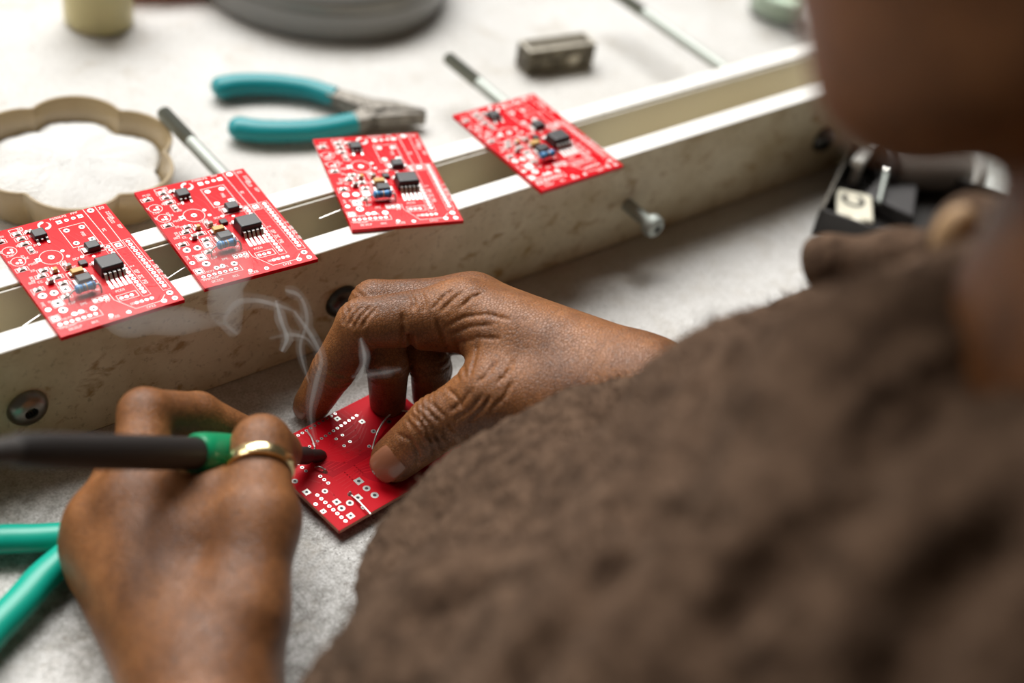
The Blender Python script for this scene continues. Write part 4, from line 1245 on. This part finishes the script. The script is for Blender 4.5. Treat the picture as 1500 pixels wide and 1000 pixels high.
LH_ = np.maximum(LH_, 0.12 - Z)
parts.append(fd.mesh(LH_))

# ---- head, neck, shoulders and arms
H0 = np.array((-60.0, -246.0, 338.0))
hu = np.array((.337, .294, .897)); hu /= np.linalg.norm(hu)
hf = np.array((-.37, .915, -.166)); hf -= hu * (hf @ hu); hf /= np.linalg.norm(hf)
hr = np.cross(hf, hu)


def hp(x, y, z):
    return H0 + hr * x + hf * y + hu * z


HB_ = [hr, hf, hu]
fd = Field((-260, -470, 10), (230, -90, 470), 3.2)
G = fd.new()
fd.ell(G, hp(0, -8, 28), (70, 90, 82), HB_, 12)
fd.ell(G, hp(0, 38, -28), (54, 48, 66), HB_, 14)
for s_ in (-1, 1):
    fd.cone(G, hp(s_ * 9, 50, -84), 13, hp(s_ * 50, -12, -46), 12, 12)          # jaw
    fd.cone(G, hp(s_ * 50, -12, -46), 12, hp(s_ * 56, -14, 0), 12, 12)
    fd.ell(G, hp(s_ * 38, 62, -22), (18, 16, 16), HB_, 12)                       # cheeks
    fd.ell(G, hp(s_ * 27, 77, 12), (13, 9, 9), HB_, 4, True)                     # eye hollows
    fd.ell(G, hp(s_ * 27, 66.5, 17), (13.5, 12.2, 9), HB_, 3)
    fd.ell(G, hp(s_ * 27, 66, 2.5), (13, 11.6, 6), HB_, 3)
    fd.ell(G, hp(s_ * 68, -12, 0), (7, 17, 28), HB_, 4)                          # ears
fd.cone(G, hp(0, 82, 14), 6, hp(0, 96, -18), 10, 8)
for s_ in (-1, 1):
    fd.ell(G, hp(s_ * 9, 88, -22), (9, 9, 8), HB_, 5)
fd.ell(G, hp(0, 84, -46), (21, 9, 6), HB_, 5)
fd.ell(G, hp(0, 82, -57), (19, 9, 7), HB_, 5)
nb = np.array((-76.0, -284.0, 221.0))
fd.cone(G, hp(0, -24, -30), 42, nb, 41, 8)
sl_, sr_ = np.array((-185.0, -330.0, 150.0)), np.array((125.0, -330.0, 160.0))
nk = np.array((-40.0, -345.0, 150.0))
fd.cone(G, nb, 40, nk, 36, 16)
fd.cone(G, nk, 34, sl_, 28, 20)
fd.cone(G, nk, 34, sr_, 28, 20)
fd.cone(G, nk, 34, (-10, -372, 60), 46, 20)
parts.append(fd.mesh(G))
fd = Field((-290, -420, -60), (220, -140, 200), 3.2)
G = fd.new()
le, re_ = np.array((-250.0, -330.0, 44.0)), np.array((120.0, -292.0, 48.0))
fd.cone(G, sl_, 30, le, 26, 14)
fd.cone(G, le, 26, J['Lf2'], 23.6, 8)
fd.cone(G, J['Lf2'], 23.6, J['Lf1'], 20.6, 8)
fd.cone(G, sr_, 30, re_, 27, 14)
fd.cone(G, re_, 27, J['f1'], 21.5, 10)
parts.append(fd.mesh(G))


def skin_material():
    m = mat('brown_skin', (0.23, 0.10, 0.045), 0.44)
    q = NT(m)
    co = q.coord()
    q.b.inputs['Subsurface Weight'].default_value = 0.12
    q.b.inputs['Subsurface Radius'].default_value = (1.0, 0.35, 0.15)
    q.b.inputs['Subsurface Scale'].default_value = 0.003
    q.b.inputs['Specular IOR Level'].default_value = 0.42
    c = q.ramp(q.noise(co, 45, 4, 0.6), [(0.30, (0.145, 0.054, 0.018)), (0.52, (0.265, 0.104, 0.034)), (0.75, (0.40, 0.165, 0.056))])
    fine = q.ramp(q.noise(co, 650, 3, 0.6), [(0.30, (0.70, 0.66, 0.64)), (0.6, W0)])
    c = q.mix(0.7, c, fine, 'MULTIPLY')
    v1 = q.n('ShaderNodeTexVoronoi', {'Vector': q.n('ShaderNodeMapping', {'Vector': co, 'Scale': (1, 1.35, 1.0), 'Rotation': (0.3, 0.2, 0.7)}).outputs[0], 'Scale': 800.0}, feature='DISTANCE_TO_EDGE').outputs[0]
    crease = q.ramp(v1, [(0.0, B0), (0.16, W0)])
    q.out('Base Color', q.mix(0.42, c, crease, 'MULTIPLY'))
    wr = q.n('ShaderNodeTexNoise', {'Vector': q.n('ShaderNodeMapping', {'Vector': co, 'Scale': (1.0, 0.35, 0.8), 'Rotation': (0, 0, 0.6)}).outputs[0], 'Scale': 420.0, 'Detail': 3.0, 'Roughness': 0.6}).outputs[0]
    n1 = q.bump(crease, 0.36, 0.0003)
    q.out('Normal', q.bump(wr, 0.34, 0.0004, n1))
    return m


M['skin'] = skin_material()
person = empty('person', (-40, -330, 60), 0, 'person in fuzzy brown jacket leaning over the bench, soldering', 'person')
OFF = Vector((40, 330, -60))


def worn(o):
    o.parent = person
    o.location = o.location + OFF * K
    return o


body = worn(put('body', np_mesh('body', parts, M['skin'])))
for s_ in (-1, 1):
    e = worn(MB().ellipsoid((0, 0, 0), (10.5, 10.5, 10.5)).build('eye', [mat('eye_white', (0.75, 0.72, 0.68), 0.2)], None, hp(s_ * 27, 66.5, 11)))
    MB().ellipsoid(tuple(hf * 8.6 - hu * 3.0), (4.2, 4.2, 4.2)).build('iris', [mat('dark_iris', (0.03, 0.015, 0.01), 0.15)], e)


# ---- hair: close-cropped cap
from mathutils import noise as mnoise
fd = Field(H0 - 125, H0 + 125, 3.5)
G = fd.new()
fd.ell(G, hp(0, -14, 36), (77, 94, 84), HB_, 8)
Cc = fd.new()
fd.ell(Cc, hp(0, 78, -10), (84, 70, 78), HB_, 4)
fd.ell(Cc, hp(0, 0, -75), (110, 110, 62), HB_, 4)
G = np.maximum(G, -Cc)
V, Q = fd.mesh(G)
Nn = (V - hp(0, -10, 25)) / 90
V = V + Nn * np.array([2.6 * mnoise.noise(Vector(p) * 0.16) for p in V])[:, None]
M['hair'] = mat('black_hair', (0.012, 0.009, 0.008), 0.7)
worn(put('hair', np_mesh('hair', [(V, Q)], M['hair'])))

# ---- jacket
fd = Field((-318, -500, -160), (240, -95, 262), 2.6)
G = fd.new()
JK = {
    'a': ((-180.1, -184.9, 60.7), 17.5),
    'b': ((-159.3, -174.8, 55.8), 18.5),
    'c': ((-128.8, -156.9, 54.7), 20.6),
    'd': ((-109.5, -149.6, 61.6), 21.1),
    'e': ((-100.2, -148.3, 64.3), 21.3),
    'f': ((-78.2, -155.1, 71.0), 21.5),
    'g': ((-54.0, -167.7, 80.9), 21.5),
    'h': ((-35.7, -170.8, 96.9), 21.4),
    'i': ((-21.7, -178.3, 108.6), 21.2),
    'j': ((-12.0, -189.1, 123.4), 19.9),
    'm1': ((-152.3, -210.6, 85.9), 33.6),
    'm2': ((-108.9, -219.4, 107.5), 34.9),
    'm3': ((-82.1, -219.0, 135.3), 32.1),
    'm4': ((-97.6, -268.4, 177.1), 44.6),
    'm5': ((-128.5, -298.1, 175.5), 49.5),
    'm6': ((-152.0, -257.3, 124.7), 46.1),
    'k0': ((-27.9, -170.8, 147.3), 7.3),
    'k1': ((-26.6, -185.4, 159.5), 7.8),
    'k2': ((-31.5, -204.2, 175.2), 8.0),
    'k3': ((-40.7, -218.8, 197.3), 8.4),
}


def jc(a, b, k=10, f=1.0):
    fd.cone(G, JK[a][0], JK[a][1] * f, JK[b][0], JK[b][1] * f, k)


for a, b in zip('abcdefghi', 'bcdefghij'):
    jc(a, b, 6)
for a, b in (('a', 'm1'), ('b', 'm1'), ('c', 'm1'), ('d', 'm1'), ('e', 'm2'), ('f', 'm2'), ('g', 'm2'), ('g', 'm3'), ('h', 'm3'), ('i', 'm3'), ('j', 'm3'), ('j', 'm4'), ('m1', 'm2'), ('m2', 'm3'), ('m3', 'm4'), ('m2', 'm4'), ('m2', 'm5'), ('m4', 'm5'), ('m1', 'm6'), ('m6', 'm5'), ('m2', 'm6'), ('k3', 'm4')):
    jc(a, b, 12)
fd.cone(G, (-185, -330, 120), 46, JK['m1'][0], 34, 14)
fd.cone(G, (-185, -330, 120), 46, JK['a'][0], 16, 14)
fd.cone(G, sl_, 44, le, 40, 16)
fd.cone(G, le, 38, (-236, -226, 32), 29.5, 10)
fd.cone(G, (-70, -345, 172), 30, (0, -340, 172), 30, 14)
fd.cone(G, (-76, -322, 190), 26, (-20, -335, 186), 26, 14)
fd.cone(G, sl_, 44, sr_, 50, 20)
fd.cone(G, (-60, -335, 140), 62, (-40, -400, -40), 95, 20)
fd.cone(G, (40, -330, 140), 66, (40, -400, -40), 95, 20)
fd.cone(G, sr_, 50, re_, 38, 20)
fd.cone(G, re_, 38, lerp('f1', 'f2', 1.4), 30, 14)
fd.cone(G, (20, -300, 130), 50, JK['m3'][0], 30, 20)
fd.cone(G, (-76, -298, 190), 47, JK['m4'][0], 44, 12)    # neck guard
#@FOLDS
FOLDS = [
    (5.5, [(-157.9, -156.3, 74.2), (-166.2, -176.3, 106.4), (-160.1, -180.6, 114.2), (-148.8, -179.5, 113.8), (-137.8, -179.0, 114.3)]),
    (4.0, [(-178.5, -200.2, 119.5), (-168.6, -205.4, 129.7), (-168.3, -218.6, 153.2)]),
    (6, [(-189.8, -241.7, 152.7), (-181.2, -242.0, 166.0), (-166.8, -237.8, 170.8)]),
    (6, [(-145.1, -263.6, 212.8), (-132.3, -263.0, 217.9), (-118.8, -264.7, 224.8)]),
    (5, [(-173.6, -266.5, 186.1), (-162.7, -266.8, 201.3), (-154.0, -272.1, 215.2)]),
    (4, [(-140.7, -213.1, 153.1), (-155.1, -238.8, 176.9), (-157.7, -252.4, 189.7)]),
    (4, [(-28.4, -171.5, 140.1), (-98.5, -226.1, 207.7), (-99.2, -237.1, 218.0), (-93.6, -244.2, 223.0)]),
    (7, [(-173.6, -297.9, 207.8), (-162.9, -293.7, 215.8), (-151.5, -294.8, 222.9)]),
]
for r_, pl_ in FOLDS:
    for a_, b_ in zip(pl_, pl_[1:]):
        fd.cut(G, a_, b_, r_, 3)
V, Q = fd.mesh(G)
gx = np.gradient(G, 2.6)
ii = np.clip(np.round((V - fd.lo) / fd.h).astype(int), 0, np.array(G.shape) - 1)
Nv = np.stack([g_[tuple(ii.T)] for g_ in gx], 1)
Nv /= np.maximum(np.linalg.norm(Nv, axis=1, keepdims=True), 1e-6)
dz = np.array([7.0 * mnoise.noise(Vector(p) * 0.024 + Vector((3, 1, 7))) + 1.5 * mnoise.noise(Vector(p) * 0.09) + 1.3 * mnoise.noise(Vector(p) * 0.25) + 0.9 * mnoise.noise(Vector(p) * 0.55) for p in V])
V = V + Nv * dz[:, None]


def fleece_material():
    m = mat('brown_fleece', (0.10, 0.062, 0.04), 0.95)
    q = NT(m)
    co = q.coord()
    q.b.inputs['Sheen Weight'].default_value = 0.12
    q.b.inputs['Sheen Roughness'].default_value = 0.5
    q.b.inputs['Sheen Tint'].default_value = (0.8, 0.62, 0.48, 1)
    q.b.inputs['Specular IOR Level'].default_value = 0.1
    c = q.ramp(q.noise(co, 120, 5, 0.7), [(0.32, (0.036, 0.020, 0.012)), (0.55, (0.105, 0.064, 0.041)), (0.75, (0.165, 0.105, 0.069))])
    q.out('Base Color', c)
    q.out('Normal', q.bump(q.noise(co, 480, 4, 0.75), 0.9, 0.0016))
    return m


M['fleece'] = fleece_material()
worn(put('jacket', np_mesh('jacket', [(V, Q)], M['fleece'])))
jacket = bpy.data.objects['jacket']
# the pile of the fleece: tens of thousands of short fibres, one sub-part
npr = np.random.RandomState(4)
front = np.nonzero((V[:, 1] > -345) & (V[:, 2] > 20) & (V[:, 0] < 60))[0]
pick = npr.choice(front, 26000)
p0 = V[pick] + npr.uniform(-1.2, 1.2, (len(pick), 3))
dr = Nv[pick] + npr.normal(0, 0.55, (len(pick), 3))
dr /= np.linalg.norm(dr, axis=1, keepdims=True)
sd = np.cross(dr, npr.normal(0, 1, dr.shape))
sd /= np.linalg.norm(sd, axis=1, keepdims=True)
ln = npr.uniform(1.6, 4.2, (len(pick), 1))
FV = np.stack([p0 - dr * 0.8 - sd * 0.22, p0 - dr * 0.8 + sd * 0.22, p0 + dr * ln], 1).reshape(-1, 3)
me = bpy.data.meshes.new('fleece_pile')
me.from_pydata((FV * K).tolist(), [], np.arange(len(FV)).reshape(-1, 3).tolist())
me.materials.append(M['fleece'])
fz = put('fleece_pile', me, jacket)
tag(fz, kind='stuff')

# collar fold
cp = bez([JK[k][0] for k in ('k0', 'k1', 'k2', 'k3')] + [(-62, -252, 214)], 40)
worn(MB().tube(cp, [7.6 + 1.1 * math.sin(i * 0.5) for i in range(len(cp))], 18, 0, (1.0, 0.8)).build('collar', [M['fleece']], sub=1))
tl = worn(MB().ellipsoid((0, 0, 0), (5.0, 4.5, 8.0), None, 20, 14).build('collar_toggle', [mat('tan_toggle', (0.42, 0.27, 0.14), 0.6)], None, (-60.6, -222.8, 203.5)))
tag(tl, 'tan toggle at the collar')

# ring on the thumb, cuff bracelet on the other wrist
tx = axis('Lt1', 'Lt2')
rq = Vector(tx).to_track_quat('Z', 'Y').to_matrix()
rg = worn(MB().lathe([(9.9, -2.0), (10.7, -1.8), (11.2, 0), (10.7, 1.8), (9.9, 2.0), (9.6, 0)], 48, (0, 0, 0), rq, closed=True).build('ring', [M['gold']], None, lerp('Lt1', 'Lt2', 0.70) + np.array((-0.6, -0.6, 0.9))))
tag(rg, 'pale gold band on the thumb')
bx = axis('f1', 'w')
bq = Vector(bx).to_track_quat('Z', 'Y').to_matrix()
bc = lerp('w', 'f1', 0.45)
pts = []
for i in range(29):
    a = math.radians(150 + 230 * i / 28)
    pts.append(bq @ Vector((23.0 * math.cos(a), 23.0 * math.sin(a), 0)))
bl = worn(MB().tube(pts, [1.3] * 29, 12).build('bracelet', [M['silver']], None, bc))
tag(bl, 'thin bright bracelet')


# finger nails
def nail(c, along_, up, L, w, th=1.1, label=None, m='nail'):
    a = Vector(along_).normalized()
    u = Vector(up)
    u = (u - a * u.dot(a)).normalized()
    r_ = a.cross(u)
    B = Matrix((r_, a, u)).transposed()
    b = MB()
    n1, n2 = 12, 10
    vs, fs = [], []
    for i in range(n1 + 1):
        for j in range(n2 + 1):
            s_, t_ = i / n1 * 2 - 1, j / n2 * 2 - 1
            wid = w / 2 * (1 - 0.18 * max(0, -s_) ** 2 - 0.12 * max(0, s_) ** 4)
            x = wid * math.sin(t_ * 1.05) / math.sin(1.05)
            y = L / 2 * s_ * (1 - 0.13 * abs(t_) ** 2.5)
            z = w / 2 * (math.cos(t_ * 1.05) - 1) * 0.75 - 0.5 * s_ * s_
            vs.append(B @ Vector((x, y, z)))
    W_ = n2 + 1
    for i in range(n1):
        for j in range(n2):
            fs.append((i * W_ + j, i * W_ + j + 1, (i + 1) * W_ + j + 1, (i + 1) * W_ + j))
    b.add(vs, fs)
    o = worn(b.build('fingernail', [M[m]], None, c))
    sm = o.modifiers.new('thick', 'SOLIDIFY')
    sm.thickness = th * K
    sm.offset = -1
    return o


M['nail'] = mat('nail', (0.30, 0.125, 0.07), 0.25, 0, 0.3)
CAM = Vector((-317.8, -350.2, 374.0))


def top_nail(a, b, t, r, L, w, bias=(0, 0, 0)):
    c = Vector(lerp(a, b, t))
    al = Vector(axis(a, b))
    up = ((CAM - c).normalized() + Vector(bias))
    up = (up - al * up.dot(al)).normalized()
    return nail(c + up * (r + 0.45), al, up, L, w)


top_nail('t2', 't3', 0.90, 8.8, 14.5, 12.0, (0.1, -0.1, 0.25))
nail(Vector(lerp('i2', 'i3', 0.93)) + Vector((-6.6, 0.8, 0.8)), axis('i2', 'i3'), (-1, 0.12, 0.15), 11.5, 10)
nail(Vector(lerp('m2', 'm3', 0.93)) + Vector((-6.4, 1.2, 0.8)), axis('m2', 'm3'), (-1, 0.25, 0.1), 11, 9.5)
nail(Vector(lerp('r2', 'r3', 0.93)) + Vector((-6.0, 2.0, 0.6)), axis('r2', 'r3'), (-1, 0.4, 0.1), 10.5, 9)
nail(Vector(lerp('Li2', 'Li3', 0.95)) + Vector((1.5, 5.6, 2.2)), axis('Li2', 'Li3'), (0.2, 1, 0.4), 10.5, 9.5)

# ------------------------------------------------------------------ smoke curling up from the tip
sm_ = bpy.data.materials.new('thin_smoke')
sm_.use_nodes = True
nt = sm_.node_tree
nt.nodes.remove(nt.nodes['Principled BSDF'])
vo = nt.nodes.new('ShaderNodeVolumePrincipled')
vo.inputs['Color'].default_value = (1, 0.99, 0.97, 1)
vo.inputs['Density'].default_value = 190.0
vo.inputs['Anisotropy'].default_value = 0.35
nt.links.new(vo.outputs[0], nt.nodes['Material Output'].inputs['Volume'])
vo.inputs['Anisotropy'].default_value = -0.1
haze_ = sm_.copy()
haze_.name = 'smoke_haze'
haze_.node_tree.nodes['Principled Volume'].inputs['Density'].default_value = 24.0
sk = MB()


def wisp(pts, w0, w1, n=44, fl=0.35, mi=0):
    P = bez(pts, n)
    m_ = len(P)
    rr = [(w0 + (w1 - w0) * i / (m_ - 1)) * (0.15 + 0.85 * math.sin(math.pi * (0.04 + 0.92 * i / (m_ - 1))) ** 0.5) * (1 + 0.12 * math.sin(i * 0.37 + len(pts))) for i in range(m_)]
    sk.tube(P, rr, 10, mi, (1.0, fl))
    if mi == 0:
        sk.tube(P, [r_ * 3.0 for r_ in rr], 10, 1, (1.0, fl))


wisp([(-108.6, -55.2, 13.0), (-109.1, -52.5, 16.3), (-108.1, -48.1, 24.1), (-105.8, -46.7, 35.1), (-104.1, -45.9, 45.0), (-105.3, -40.2, 52.0), (-108.2, -33.1, 58.6)], 0.7, 1.8)
wisp([(-108.2, -33.1, 58.6), (-111.4, -24.9, 56.7), (-112.9, -14.9, 51.5), (-118.3, -11.6, 49.6), (-123.0, -13.0, 44.5), (-121.0, -18.4, 41.5)], 1.2, 1.2)
wisp([(-107.3, -20.1, 53.3), (-108.0, -25.5, 48.1), (-108.3, -30.1, 43.9), (-111.1, -31.9, 40.1)], 1.6, 2.0)
wisp([(-104.1, -45.9, 45.0), (-105.8, -39.2, 49.3), (-106.6, -29.5, 44.3), (-112.6, -25.9, 42.3)], 0.8, 0.8)
wisp([(-107.4, -44.5, 34.0), (-107.8, -38.3, 45.3), (-104.8, -36.7, 55.4), (-104.1, -30.5, 61.2), (-104.9, -22.1, 58.4)], 1.0, 1.2)
wisp([(-98.6, -59.8, 62.9), (-99.6, -64.6, 57.9), (-102.4, -67.1, 53.4), (-104.6, -67.3, 51.4)], 1.5, 1.3)
wisp([(-104.9, -65.6, 52.6), (-99.3, -69.2, 54.3), (-94.9, -71.9, 55.7), (-91.0, -74.0, 57.2)], 0.9, 0.8)
wisp([(-124.0, -21.9, 45.4), (-126.3, -18.3, 59.0), (-126.1, -19.8, 70.4), (-129.9, -19.3, 80.1), (-128.0, -22.3, 88.5)], 6.5, 11, 44, 0.6, 1)
wisp([(-125.3, -17.0, 48.5), (-144.5, -14.0, 53.6), (-158.4, -12.1, 59.0), (-170.8, -8.6, 67.0)], 5, 9, 44, 0.6, 1)
wisp([(-171.3, -8.9, 60.1), (-173.2, -7.9, 68.7), (-168.7, -9.9, 77.1)], 7.0, 9.0, 44, 0.6, 1)
smoke = sk.build('smoke', [sm_, haze_], None, angle=180)
tag(smoke, 'thin white smoke curling up from the soldering tip', 'smoke', None, 'stuff')
